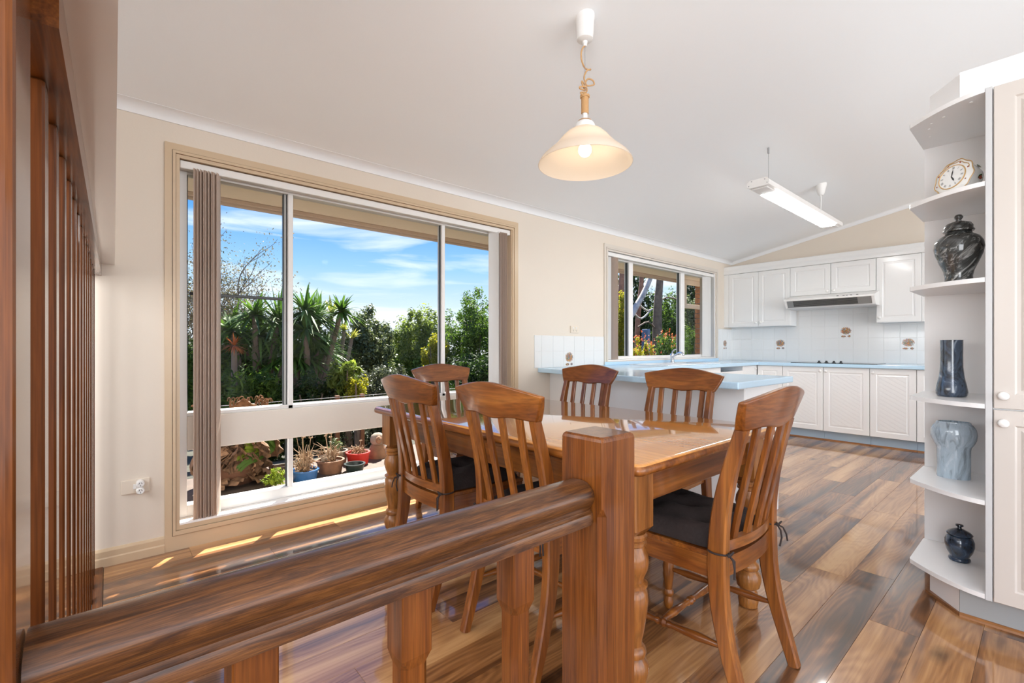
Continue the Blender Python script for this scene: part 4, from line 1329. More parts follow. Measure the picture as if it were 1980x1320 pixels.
# kitchen wall: columns from y = 2.7987 in 0.15 steps
zb0 = 1.0469
cols = [2.7987 + TS * k for k in range(2, -16, -1)]
mot = {(2.5, 1): 'motif0', }
for yb in cols:
    y0, y1 = max(yb - TS, 0.6), min(yb, W)
    if y1 - y0 < 0.02: continue
    for r_ in range(-1, 6):
        z0 = zb0 + TS * r_; z1 = z0 + TS
        mid = 1.32 < (y0 + y1) / 2 < 2.23
        z0 = max(z0, CTZ)
        z1 = min(z1, 1.60 if mid else UPB)
        if z1 - z0 < 0.02: continue
        m_ = 'tile'
        c_ = (y0 + y1) / 2
        if r_ == 0 and abs(c_ - 2.4237) < .05: m_ = 'motif0'
        if r_ == 1 and abs(c_ - 1.8237 + 0.15) < .05: m_ = 'motif1'
        if r_ == 0 and abs(c_ - 1.0737) < .05: m_ = 'motif2'
        tile(wall_back, (XB - 0.003, y0, z0), 0, y1 - y0, z1 - z0, m_)
g = MB().box(XB - 0.0035, XB, 0.6, W - .001, CTZ, UPB); g.box(XB - 0.0035, XB, 1.32, 2.23, UPB, 1.60)
g.build('grout', 'grout', wall_back)
# window wall, left of the kitchen window (tile local -x must face -y: turn by 90 degrees)
def wtile(x0, x1, z0, z1, m_='tile'):
    tile(wall_left, (x1, W - 0.003, z0), R(90), x1 - x0, z1 - z0, m_)
xt = [2.940] + [3.0326 + TS * k for k in range(6)] + [3.9485]
xt = [2.940, 3.0326, 3.1826, 3.3326, 3.4826, 3.6326, 3.7826, 3.9485]
for i in range(7):
    for r_ in range(2):
        wtile(xt[i], xt[i + 1], CTZ + 0.001 + TS * r_ + (0.0), CTZ + 0.001 + TS * (r_ + 1), 'motif0' if (i == 3 and r_ == 0) else 'tile')
xt = [6.514, 6.66, 6.81, 6.958]
for i in range(3):
    for r_ in range(3):
        wtile(xt[i], xt[i + 1], CTZ + TS * r_, CTZ + TS * (r_ + 1), 'motif2' if (i == 1 and r_ == 1) else 'tile')
g = MB().box(2.94, 3.949, W - 0.0035, W, CTZ, CTZ + 0.301); g.box(6.514, XB - .004, W - 0.0035, W, CTZ, CTZ + .45)
g.build('grout', 'grout', wall_left)

# ================================================================== PANTRY AND DISPLAY SHELVES
XP = 2.56
pn = thing('pantry_cabinet', 'tall warm white pantry cabinet with diagonal grooved doors', 'cabinet', (XP, -0.15, 0))
PY1, PY0 = 0.1465, -0.62
def py_(y): return y + 0.15
MB().box(0.021, 0.58, py_(PY0), py_(PY1), 0.115, 2.09).build('carcass', 'panel_white', pn)
MB().rbox(0.0, 0.58, py_(PY1 + .0005), py_(0.1660), 0.115, 2.09, 0.001, 1).build('side_panel', 'edge_grey', pn)
for y0, y1, kk in ((-0.3, PY1 - 0.003, 0.117), (PY0, -0.304, -0.59)):
    put_door(pn, 'door', 0.0, py_(y0), py_(y1), 0.117, 0.851, 'pantry_white', 'diag_warm', (py_(kk), 0.803))
    put_door(pn, 'door', 0.0, py_(y0), py_(y1), 0.857, 2.086, 'pantry_white', 'diag_warm', (py_(kk), 0.906))
MB().box(0.060, 0.075, py_(PY0), py_(0.243), 0.0, 0.115).build('kickboard', 'kick_grey', pn)
MB().extrude([(0, 0), (0.014, 0), (0.012, 0.008), (0.006, 0.013), (0, 0.014)], py_(PY0), py_(0.243), lambda a, b, s: (0.060 - a, s, b)).build('floor_bead', 'bead', pn)
MB().box(0.060, 0.075, py_(PY0), py_(0.243), 2.091, 2.206).build('top_plinth', 'panel_white', pn)
ds = thing('display_shelf_unit', 'white open display shelves with curved fronts on the pantry side', 'shelf', (2.82, 0.29, 0))
def dl(x, y): return (x - 2.82, y - 0.29)
MB().box(3.08 - 2.82, 3.096 - 2.82, 0.167 - 0.29, 0.413 - 0.29, 0.0, 2.09).build('back_panel', 'panel_white', ds)
plan = [(3.079, 0.167), (3.079, 0.417), (2.745, 0.419), (2.731, 0.415), (2.722, 0.405)]
for i in range(1, 12):
    a = i / 11
    b0, b1, b2 = Vector((2.722, 0.405)), Vector((2.575, 0.275)), Vector((2.558, 0.167))
    p_ = b0 * (1 - a) ** 2 + b1 * 2 * a * (1 - a) + b2 * a * a
    plan.append((p_.x, p_.y))
SHELF = [0.137, 0.498, 0.871, 1.360, 1.731, 2.092]
for z_ in SHELF:
    o = MB().prism([dl(a, b) for a, b in plan], z_ - 0.018, z_).build('shelf', 'panel_white', ds)
for z0, z1, mt in ((0.0, 0.1185, 'base_kick'), (2.0925, 2.20, 'top_plinth')):
    MB().prism([dl(a, b) for a, b in ((2.622, 0.244), (2.760, 0.352), (3.07, 0.352), (3.07, 0.244))], z0, z1).build(mt, 'panel_white', ds)
bead = [(2.606, 0.246), (2.618, 0.236), (2.762, 0.350), (2.775, 0.372), (2.752, 0.366)]
MB().prism([dl(a, b) for a, b in ((2.610, 0.244), (2.622, 0.2445), (2.760, 0.3525), (2.90, 0.3525), (2.90, 0.3665), (2.752, 0.3665))], 0, 0.013).build('floor_bead', 'bead', ds)
for a, b in ((2.62, .21), (2.70, .30), (2.74, .345), (2.80, .36), (2.9, .37)):
    MB().lathe([(0, 0), (.005, .0), (.005, .003), (0, .004)], 8, (*dl(a, b), 2.0705)).build('screw_cap', 'plastic_white', ds)

# ornaments
M['m_dark'] = marble('dark_grey_marble', (0.012, 0.013, 0.013), (0.045, 0.047, 0.045), (0.40, 0.40, 0.39), 34, (0.75, 0.0, 0.2), (1.6, 1.6, 0.14), 0.52, 0.5)
M['m_blue'] = marble('blue_sodalite_stone', (0.022, 0.022, 0.020), (0.06, 0.085, 0.13), (0.42, 0.50, 0.60), 16, (0.3, 0.2, 0.1), (1, 1, 0.5), 0.58)
M['m_light'] = marble('pale_blue_marble', (0.20, 0.24, 0.27), (0.42, 0.52, 0.60), (0.64, 0.71, 0.77), 20, (0.1, 0.1, 0.1), (1.4, 1.4, 0.3), 0.56, 1.2)
M['m_navy'] = marble('navy_marble', (0.012, 0.012, 0.008), (0.025, 0.048, 0.088), (0.20, 0.28, 0.38), 15, (0.6, 0.3, 0.1), (1, 1, 0.7), 0.60)
u_ = thing('ginger_jar', 'dark grey marble ginger jar with domed lid', 'jar', (2.785, 0.262, SHELF[3]))
MB().lathe([(0.0, 0), (0.048, 0), (0.050, 0.006), (0.046, 0.020), (0.045, 0.035), (0.050, 0.060), (0.064, 0.095), (0.077, 0.130), (0.082, 0.158), (0.079, 0.182), (0.068, 0.203), (0.050, 0.215), (0.044, 0.220), (0.042, 0.228), (0, 0.228)], 36).build('body', 'm_dark', u_, smooth=60)
lo_ = MB().lathe([(0.0, 0.229), (0.050, 0.229), (0.052, 0.233), (0.050, 0.238), (0.047, 0.240), (0.047, 0.252), (0.040, 0.264), (0.022, 0.272), (0.010, 0.275), (0.009, 0.281), (0.014, 0.287), (0.015, 0.294), (0.010, 0.302), (0, 0.305)], 32).build('lid', 'm_dark', u_, smooth=50)
o = MB().lathe([(0, 0), (0.046, 0), (0.053, 0.008), (0.0545, 0.022), (0.050, 0.050), (0.043, 0.085), (0.0385, 0.130), (0.0375, 0.180), (0.0385, 0.251), (0.0345, 0.251), (0.033, 0.18), (0.03, 0.02), (0, 0.02)], 36).build('tall_vase', 'm_blue', None, smooth=50, loc=(2.842, 0.290, SHELF[2]))
tag(o, 'blue veined stone vase flaring towards its base', 'vase')
o = MB().lathe([(0, 0), (0.056, 0), (0.0575, 0.004), (0.0575, 0.128), (0.060, 0.142), (0.070, 0.158), (0.077, 0.178), (0.079, 0.200), (0.076, 0.222), (0.067, 0.239), (0.059, 0.246), (0.058, 0.254), (0.053, 0.254), (0.055, 0.24), (0.065, 0.2), (0.048, 0.12), (0.048, 0.02), (0, 0.02)], 40, sy=1.0, sx=0.75).build('broad_vase', 'm_light', None, smooth=50, loc=(2.905, 0.290, SHELF[1]))
tag(o, 'pale blue marble vase with bulging shoulders', 'vase')
j_ = thing('lidded_jar', 'small navy marble jar with lid and knob', 'jar', (2.880, 0.268, SHELF[0]))
MB().lathe([(0, 0), (0.034, 0), (0.038, 0.005), (0.037, 0.012), (0.032, 0.017), (0.034, 0.023), (0.045, 0.045), (0.0505, 0.070), (0.050, 0.090), (0.043, 0.108), (0.037, 0.115), (0, 0.115)], 32).build('body', 'm_navy', j_, smooth=50)
MB().lathe([(0, 0.116), (0.044, 0.116), (0.045, 0.120), (0.036, 0.130), (0.018, 0.139), (0.008, 0.143), (0.007, 0.149), (0.014, 0.155), (0.013, 0.160), (0, 0.162)], 32).build('lid', 'm_navy', j_, smooth=45)

# china clock
M['china'] = plain('white_china', (0.80, 0.79, 0.76), 0.15, coat=0.5)
M['gilt'] = plain('gilt_trim', (0.58, 0.36, 0.14), 0.3, metal=0.3)
M['dial'] = plain('white_dial', (0.78, 0.78, 0.76), 0.4)
M['ink'] = plain('dark_clock_print', (0.03, 0.03, 0.03), 0.5)
M['rose'] = plain('rose_print', (0.30, 0.06, 0.03), 0.3)
M['rose_leaf'] = plain('leaf_print', (0.05, 0.12, 0.03), 0.3)
CR = 0.066
ckx, cky = 2.715, 0.262
clk = thing('mantel_clock', 'white china mantel clock with gilt scroll rim and rose prints', 'clock', (ckx, cky, SHELF[4]))
# built facing -y around the local origin at its centre, then turned
cm = Matrix.Translation((0, 0, 0.0715)) @ Matrix.Rotation(R(-122), 4, 'Z') @ Matrix.Rotation(R(-14), 4, 'X') @ Matrix.Scale(1.12, 4)
def cpart(name, q, mat, smooth=None):
    return q.xform(cm).build(name, mat, clk, smooth=smooth)
rot = Matrix.Rotation(R(90), 4, 'X')     # lathe axis z -> -y
q = MB().lathe([(0, -0.058), (0.040, -0.058), (0.054, -0.050), (0.060, -0.030), (0.061, 0.0), (0.062, 0.008), (0, 0.008)], 36).xform(rot)
body_ = cpart('case', q, 'china', 50)
ring = []
n_ = 72
def scal(a):
    return 1 + 0.035 * math.cos(9 * a) + 0.05 * max(0, math.sin(a)) ** 6
vs = []; fs = []
for rr, yy in ((0.044, -0.020), (0.060, -0.017), (0.066, -0.010), (0.064, -0.004), (0.05, -0.004)):
    for i in range(n_):
        a = 2 * math.pi * i / n_
        k = scal(a) if rr > 0.055 else 1
        vs.append((rr * k * math.cos(a), yy, rr * k * math.sin(a)))
for j in range(4):
    for i in range(n_):
        i2 = (i + 1) % n_
        fs.append((j * n_ + i, j * n_ + i2, (j + 1) * n_ + i2, (j + 1) * n_ + i))
cpart('scalloped_rim', MB().add(vs, fs), 'china', 50)
vs = [(0.066 * scal(2 * math.pi * i / 72) * math.cos(2 * math.pi * i / 72), -0.013, 0.066 * scal(2 * math.pi * i / 72) * math.sin(2 * math.pi * i / 72)) for i in range(73)]
cpart('gilt_edge', MB().tube(vs, 0.0016, 6, False), 'gilt', 60)
vs = [(0.058 * math.cos(2 * math.pi * i / 48) * (1 + .04 * math.cos(i * 1.3)), -0.0185, 0.058 * math.sin(2 * math.pi * i / 48) * (1 + .04 * math.cos(i * 1.3))) for i in range(3, 22)]
cpart('gilt_scroll', MB().tube(vs, 0.0014, 6), 'gilt', 60)
cpart('bezel', MB().tube([(0.045 * math.cos(2 * math.pi * i / 48), -0.021, 0.045 * math.sin(2 * math.pi * i / 48)) for i in range(49)], 0.002, 8, False), 'gilt', 60)
cpart('dial', MB().lathe([(0, 0.0215), (0.044, 0.0215), (0.044, 0.018), (0, 0.018)], 40).xform(rot), 'dial')
ROM = ['XII', 'I', 'II', 'III', 'IIII', 'V', 'VI', 'VII', 'VIII', 'IX', 'X', 'XI']
q = MB()
def stroke(x0, z0, x1, z1, w, a):
    # numeral strokes in the frame of the hour, then turned to its place on the dial
    d = Vector((x1 - x0, z1 - z0)); n = Vector((-d.y, d.x)).normalized() * w / 2
    pts = [Vector((x0, z0)) + n, Vector((x0, z0)) - n, Vector((x1, z1)) - n, Vector((x1, z1)) + n]
    ca, sa = math.cos(-a), math.sin(-a)
    vs = []
    for p_ in pts:
        X, Z = p_.x, p_.y + 0.035
        vs.append((X * ca - Z * sa, -0.0222, X * sa + Z * ca))
    q.add(vs, [(0, 1, 2, 3)])
for h_ in range(12):
    a = 2 * math.pi * h_ / 12
    st = ROM[h_]
    wch = {'I': 0.0022, 'V': 0.0042, 'X': 0.0042}
    tot = sum(wch[c] for c in st); x = -tot / 2
    for c in st:
        w_ = wch[c]; hh = 0.0042
        if c == 'I': stroke(x + w_ / 2, -hh, x + w_ / 2, hh, 0.0009, a)
        elif c == 'V':
            stroke(x + .0004, hh, x + w_ / 2, -hh, 0.0010, a); stroke(x + w_ - .0004, hh, x + w_ / 2, -hh, 0.0006, a)
        else:
            stroke(x + .0004, hh, x + w_ - .0004, -hh, 0.0010, a); stroke(x + w_ - .0004, hh, x + .0004, -hh, 0.0006, a)
        x += w_
cpart('numerals', q, 'ink')
def hand(ang, ln, w):
    a = R(ang)
    d = Vector((math.sin(a), 0, math.cos(a))); n = Vector((d.z, 0, -d.x))
    yv = Vector((0, -0.0228, 0))
    return MB().add([yv - d * 0.004 + n * w * .3, yv + d * ln * 0.55 + n * w, yv + d * ln, yv + d * ln * 0.55 - n * w, yv - d * 0.004 - n * w * .3], [(0, 1, 2, 3, 4)])
cpart('minute_hand', hand(0, 0.030, 0.0028), 'ink')
cpart('hour_hand', hand(146, 0.024, 0.0030), 'ink')
# rose prints: small decals set on the case and rim
def decal(name, cx_, cy_, cz_, nrm, r, mat, seed):
    rr = random.Random(seed)
    n = Vector(nrm).normalized(); a = n.orthogonal().normalized(); b = n.cross(a)
    c = Vector((cx_, cy_, cz_)) + n * 0.0006
    pts = []
    for i in range(14):
        t = 2 * math.pi * i / 14
        pts.append(c + (a * math.cos(t) + b * math.sin(t)) * r * rr.uniform(0.6, 1.1))
    cpart(name, MB().add(pts, [tuple(range(14))]), mat)
for i, (an, yy, sz) in enumerate(((38, 0.026, .0085), (-8, 0.028, .0085), (75, 0.03, .006))):
    a = R(an); rr_ = 0.0606
    nn = (math.cos(a), 0, math.sin(a))
    decal('leaf_print', rr_ * nn[0], yy, rr_ * nn[2] + 0.003, nn, sz * 1.25, 'rose_leaf', i)
    decal('rose_print', (rr_ + .0007) * nn[0], yy, (rr_ + .0007) * nn[2], nn, sz, 'rose', i + 20)
for i, an in enumerate((25, 70, 115, 160, 205, 335)):
    a = R(an)
    decal('rose_print', 0.0545 * math.cos(a), -0.0195, 0.0545 * math.sin(a), (0, -1, 0), 0.0035, 'rose', i + 40)

# ================================================================== LAMPS
px_, py2 = 1.7115, 1.4477
pz = zc(py2)
pd = thing('pendant_lamp', 'pendant lamp with cream glass bell shade over the table', 'lamp', (px_, py2, pz))
cup = [(0.0, 0.012), (0.046, 0.012), (0.046, -0.010), (0.044, -0.016), (0.041, -0.080), (0.038, -0.108), (0.026, -0.114), (0.012, -0.116), (0.012, -0.126), (0.009, -0.130), (0.009, -0.140), (0, -0.140)]
MB().lathe(cup, 28).build('ceiling_cup', 'plastic_white', pd, smooth=35)
zs = 1.968 - pz     # shade rim height
MB().tube([(0, 0, -0.13), (0, 0, zs + 0.25)], 0.0012, 6).build('suspension_wire', 'wire', pd)
pts = []
ctrl = [(0, 0, -0.138), (-0.012, 0, -0.150), (-0.026, 0.0, -0.185), (-0.018, 0.004, -0.225), (0.010, 0.008, -0.250), (0.036, 0.0, -0.252), (0.030, -0.008, -0.256), (0.006, -0.006, -0.275), (-0.006, 0, -0.31),
        (0.002, 0, -0.335), (0.020, 0.004, -0.345), (0.052, 0.0, -0.332), (0.064, -0.004, -0.322), (0.050, -0.006, -0.308), (0.024, 0, -0.308), (0.010, 0.004, -0.330), (0.012, 0.006, -0.348), (-0.014, 0.004, -0.336), (-0.022, 0, -0.350), (-0.010, 0, -0.368), (0.002, 0, -0.38),
        (-0.030, 0.004, -0.383), (-0.034, 0, -0.376), (-0.006, -0.012, -0.372), (0.006, -0.004, -0.39), (-0.020, 0.006, -0.398), (-0.026, 0, -0.412), (-0.008, -0.010, -0.418)]
ctrl = [(x, y, -0.138 + (z + 0.138) * 0.86) for x, y, z in ctrl]
def catmull(P, n=6):
    P = [Vector(p) for p in P]; out = []
    for i in range(len(P) - 1):
        p0, p1, p2, p3 = P[max(i - 1, 0)], P[i], P[i + 1], P[min(i + 2, len(P) - 1)]
        for k in range(n):
            t = k / n
            out.append(0.5 * ((2 * p1) + (p2 - p0) * t + (2 * p0 - 5 * p1 + 4 * p2 - p3) * t * t + (3 * p1 - p0 - 3 * p2 + p3) * t ** 3))
    out.append(P[-1])
    return out
MB().tube(catmull(ctrl), 0.0036, 8).build('flex_cord', 'rope', pd, smooth=60)
zt_, zb_ = -0.372, zs + 0.230
coil = []
for i in range(22 * 12 + 1):
    a = 2 * math.pi * i / 12; u = i / (22 * 12)
    r_ = 0.0150 + (0.005 if u < 0.12 else 0.0)
    coil.append((r_ * math.cos(a), r_ * math.sin(a), zt_ + (zb_ - zt_) * u))
MB().tube(coil, 0.0034, 6).build('cord_coil', 'rope', pd, smooth=60)
sock = [(0.0, 0.230), (0.0125, 0.230), (0.0125, 0.198), (0.016, 0.194), (0.030, 0.191), (0.040, 0.184), (0.047, 0.174), (0.051, 0.157), (0.049, 0.153), (0.0, 0.150)]
MB().lathe([(r_, zs + z) for r_, z in sock], 28).build('lamp_holder', 'plastic_white', pd, smooth=40)
MB().lathe([(0.028, zs + 0.195), (0.031, zs + 0.195), (0.033, zs + 0.1905), (0.028, zs + 0.1905)], 28).build('brass_ring', 'brass', pd)
sh = [(0.046, 0.156), (0.062, 0.150), (0.086, 0.136), (0.108, 0.115), (0.128, 0.090), (0.150, 0.066), (0.178, 0.042), (0.204, 0.018), (0.219, -0.004), (0.222, -0.012), (0.219, -0.013)]
outer = [(r_, zs + z) for r_, z in sh]
inner = [(max(r_ - 0.003, 0.0), zs + z - 0.003) for r_, z in reversed(sh[:-2])]
q = MB()
prof = outer + inner
seg = 56; n_ = len(prof); vs = []; fs = []
for i in range(seg):
    a = 2 * math.pi * i / seg
    vs += [(r_ * math.cos(a), r_ * math.sin(a), z) for r_, z in prof]
for i in range(seg):
    j = (i + 1) % seg
    for k in range(n_):
        k2 = (k + 1) % n_
        fs.append((i * n_ + k, j * n_ + k, j * n_ + k2, i * n_ + k2))
q.add(vs, fs)
q.build('lamp_shade', 'shade', pd, smooth=60)
bl = [(0.0, 0.045), (0.012, 0.0465), (0.022, 0.053), (0.029, 0.064), (0.031, 0.076), (0.029, 0.088), (0.022, 0.100), (0.015, 0.110), (0.013, 0.120)]
MB().lathe([(r_, zs + z - 0.02) for r_, z in bl], 20).build('bulb', 'bulb', pd, smooth=60)
MB().lathe([(0.0135, zs + 0.099), (0.0175, zs + 0.104), (0.0175, zs + 0.15), (0.0, zs + 0.15)], 18).build('bulb_socket', 'plastic_cream', pd, smooth=40)
lp_ = bpy.data.lights.new('pendant_bulb', 'POINT'); lp_.energy = 0.9; lp_.color = (1.0, 0.86, 0.68); lp_.shadow_soft_size = 0.03
lo = bpy.data.objects.new('pendant_bulb', lp_); COL.objects.link(lo); lo.parent = pd; lo.location = (0, 0, zs + 0.015)

# fluorescent batten hung on two wires
FY, FZ = 1.4535, 2.300
fl = thing('fluorescent_light', 'white suspended fluorescent batten with a glowing diffuser above the kitchen', 'lamp', (4.62, FY, FZ))
L0, L1 = -0.90, 0.98
prof = [(-0.075, 0.010), (-0.080, 0.022), (-0.078, 0.044), (-0.060, 0.060), (0.060, 0.060), (0.078, 0.044), (0.080, 0.022), (0.075, 0.010), (0.060, 0.004), (-0.060, 0.004)]
MB().extrude(prof, L0 + 0.012, L1 - 0.012, lambda a, b, s: (s, a, b)).build('housing', 'plastic_white', fl, smooth=30)
for a, b in ((L0, L0 + 0.0115), (L1 - 0.0115, L1)):
    c_ = MB().extrude([(x * 1.02, 0.032 + (z - 0.032) * 1.05) for x, z in prof], a, b, lambda x, z, s: (s, x, z)).build('end_cap', 'plastic_white', fl)
for a, b in ((-.05, .048), (.045, .052), (-.066, .02), (.066, .02)):
    MB().tube([(L0 - 0.002, a, b), (L0 + 0.002, a, b)], 0.004, 8).build('screw', 'wire', fl)
MB().rbox(L0 + 0.20, L1 - 0.17, -0.058, 0.058, -0.010, 0.0038, 0.003, 1).build('diffuser', 'tube', fl)
for a, b in ((L0 + 0.03, L0 + 0.195), (L1 - 0.165, L1 - 0.03)):
    MB().rbox(a, b, -0.056, 0.056, -0.006, 0.0038, 0.003, 1).build('diffuser_end', 'plastic_white', fl)
hc = zc(FY) - FZ
MB().tube([(-0.695, 0, 0.058), (-0.695, 0, hc)], 0.0016, 6).build('suspension_wire', 'wire', fl)
MB().tube([(-0.695, 0, hc - 0.045), (-0.695, 0, hc + 0.002)], 0.007, 10).build('ceiling_anchor', 'wire', fl)
MB().tube([(0.585, 0, 0.058), (0.585, 0, hc - 0.1)], 0.005, 8).build('drop_rod', 'plastic_white', fl)
MB().lathe([(0.0, 0.010), (0.048, 0.010), (0.048, -0.005), (0.030, -0.085), (0.018, -0.102), (0, -0.102)], 24, (0.585, 0, hc)).build('ceiling_cup', 'plastic_white', fl, smooth=40)

# ================================================================== SWITCHES AND SOCKETS
sk_ = thing('power_outlet', 'cream power outlet with a plug adaptor low on the wall', 'outlet', (0.108, W, 0.375))
MB().rbox(-0.058, 0.058, -0.010, 0.0, -0.036, 0.036, 0.003).build('plate', 'plastic_cream', sk_)
MB().rbox(-0.010, 0.004, -0.015, -0.010, -0.012, 0.012, 0.002).build('rocker_switch', 'plastic_white', sk_)
for zz in (0.016, -0.019):
    ad = MB().lathe([(0, 0.040), (0.014, 0.040), (0.0175, 0.036), (0.0175, 0.0), (0, 0.0)], 20, (0, 0, 0)).xform(Matrix.Translation((0.018, -0.010, zz)) @ Matrix.Rotation(R(90), 4, 'X')).build('plug_adaptor', 'plastic_white', sk_, smooth=40)
    q = MB()
    for dx, dz, an in ((-.005, .004, 25), (.005, .004, -25), (0, -.007, 0)):
        m_ = Matrix.Translation((0.018 + dx, -0.0505, zz + dz)) @ Matrix.Rotation(R(an), 4, 'Y')
        s_ = MB().box(-0.0012, 0.0012, -0.0005, 0.0005, -0.004, 0.004).xform(m_)
        q.add(s_.v, s_.f)
    q.build('pin_slot', 'ink', ad)
sw = thing('wall_switch', 'cream double power switch above the white wall tiles', 'switch', (3.485, W, 1.262))
MB().rbox(-0.058, 0.058, -0.011, 0, -0.034, 0.034, 0.003).build('plate', 'plastic_cream', sw)
for xx in (-0.022, 0.022):
    MB().rbox(xx - .007, xx + .007, -0.015, -.011, 0.008, 0.024, 0.002).build('rocker_switch', 'plastic_white', sw)
    q = MB()
    for dx, dz in ((-.006, -.008), (.006, -.008), (0, -.018)):
        q.box(xx + dx - .001, xx + dx + .001, -.0115, -.0108, dz - .004, dz + .004)
    q.build('pin_slot', 'ink', sw)

# ================================================================== OUTSIDE
mb = MB()
ys = [W + WT, 4.9, 6.5, 9, 14, 30, 60]
zs_ = [-0.05, -0.05, -0.35, -0.9, -1.4, -2.0, -2.5]
vs = []; fs = []
for y_, z_ in zip(ys, zs_):
    vs += [(-40, y_, z_), (70, y_, z_)]
for i in range(len(ys) - 1):
    fs.append((2 * i, 2 * i + 1, 2 * i + 3, 2 * i + 2))
struct(MB().add(vs, fs).build('ground', 'soil'), 'dark planted garden ground outside the windows')
# eave
mb = MB()
mb.box(XL - 1.5, 9.0, W + WT, 4.035, 2.200, 2.215)
struct(mb.build('eave_soffit', 'soffit'), 'cream eave lining above the windows')
mb = MB(); mb.rbox(XL - 1.5, 9.0, 4.035, 4.062, 2.148, 2.36, 0.003, 1); mb.rbox(XL - 1.5, 9.0, 4.010, 4.034, 2.168, 2.199, 0.003, 1)
struct(mb.build('eave_fascia', 'fascia'), 'tan fascia board along the eave edge')
mb = MB().box(XL - 1.5, 9.0, W + WT, 4.06, 2.36, 2.42)
struct(mb.build('roof_edge', 'fascia'), 'roof edge above the eave')
# brick return beyond the kitchen window
bp_ = bpy.data.objects.new('wall_brick_return', None); COL.objects.link(bp_)
struct(bp_, 'orange brick return wall outside the kitchen window')
MB().box(7.715, 8.3, W + WT, 4.03, -0.05, 2.2).build('mortar_core', 'mortar', bp_)
bme = {}
k = 0
z_ = -0.05
while z_ < 2.11:
    y_ = 4.045
    first = 0.23 if k % 2 == 0 else 0.11
    ln = first
    while y_ > W + WT + 0.03:
        y0 = max(W + WT + 0.002, y_ - ln)
        key = round(y_ - y0, 3)
        if key not in bme:
            bme[key] = MB().rbox(0, 0.115, 0, key, 0, 0.076, 0.004, 1).mesh('brick', 'brick')
        o = bpy.data.objects.new('brick', bme[key]); COL.objects.link(o); o.parent = bp_
        o.location = (7.705 - rng.uniform(0, 0.006), y0, z_)
        y_ = y0 - 0.01
        ln = 0.23
    z_ += 0.086
    k += 1
# timber bracket under the far eave
br = thing('eave_bracket', 'cream timber bracket hanging under the eave beside the brick wall', 'bracket', (7.6, 3.95, 2.199))
MB().rbox(-0.60, 0.09, -0.03, 0.03, -0.075, 0.0, 0.004, 1).build('top_beam', 'soffit', br)
MB().rbox(-0.50, -0.40, -0.03, 0.03, -0.40, -0.0755, 0.004, 1).build('hanger', 'soffit', br)
MB().rbox(-0.60, 0.09, -0.03, 0.03, -0.47, -0.4005, 0.004, 1).build('bottom_beam', 'soffit', br)

# ---- foliage
def fast_mesh(name, V, F, mat):
    me = bpy.data.meshes.new(name)
    V = np.asarray(V, dtype=np.float32); F = np.asarray(F, dtype=np.int32)
    me.vertices.add(len(V)); me.vertices.foreach_set('co', V.ravel())
    nf, k = F.shape
    me.loops.add(nf * k); me.loops.foreach_set('vertex_index', F.ravel())
    me.polygons.add(nf); me.polygons.foreach_set('loop_start', np.arange(0, nf * k, k, dtype=np.int32))
    try:
        me.polygons.foreach_set('loop_total', np.full(nf, k, dtype=np.int32))
    except Exception:
        pass
    me.materials.append(M[mat])
    me.update(calc_edges=True)
    me.validate()
    return me
def leaves(rs, centre, rad, n, size, aspect=0.4, clumps=60, crad=0.25, shell=0.5, up=0.3, base=None):
    """n diamond leaves gathered in clumps inside an ellipsoid; returns verts, faces"""
    c = rs.normal(size=(clumps, 3)); c /= np.linalg.norm(c, axis=1)[:, None]
    r = rs.uniform(shell, 1.0, size=(clumps, 1))
    c = c * r * (1 - crad * 0.5)
    idx = rs.integers(0, clumps, n)
    d = rs.normal(size=(n, 3)); d /= np.linalg.norm(d, axis=1)[:, None]
    pos = c[idx] + d * (rs.uniform(0, 1, (n, 1)) ** 0.5) * crad * rs.uniform(0.6, 1.2, (clumps, 1))[idx]
    pos = pos * np.array(rad) + np.array(centre)
    nrm = d * 0.9 + rs.normal(size=(n, 3)) * 0.6 + np.array([0, 0, up])
    nrm /= np.linalg.norm(nrm, axis=1)[:, None]
    t = rs.normal(size=(n, 3)); t -= nrm * np.sum(t * nrm, axis=1)[:, None]
    t /= np.linalg.norm(t, axis=1)[:, None]
    b = np.cross(nrm, t)
    L = size * rs.uniform(0.6, 1.3, (n, 1))
    Wd = L * aspect
    V = np.empty((n, 4, 3))
    V[:, 0] = pos - t * L * 0.5
    V[:, 1] = pos + b * Wd * 0.5
    V[:, 2] = pos + t * L * 0.5
    V[:, 3] = pos - b * Wd * 0.5
    F = np.arange(n * 4).reshape(n, 4)
    return V.reshape(-1, 3), F
def gz(y):
    return float(np.interp(y, ys, zs_))
SEED = [100]
def foliage_part(par, name, V, F, mat):
    me = fast_mesh(name, V, F, mat)
    o = bpy.data.objects.new(name, me); COL.objects.link(o); o.parent = par
    return o
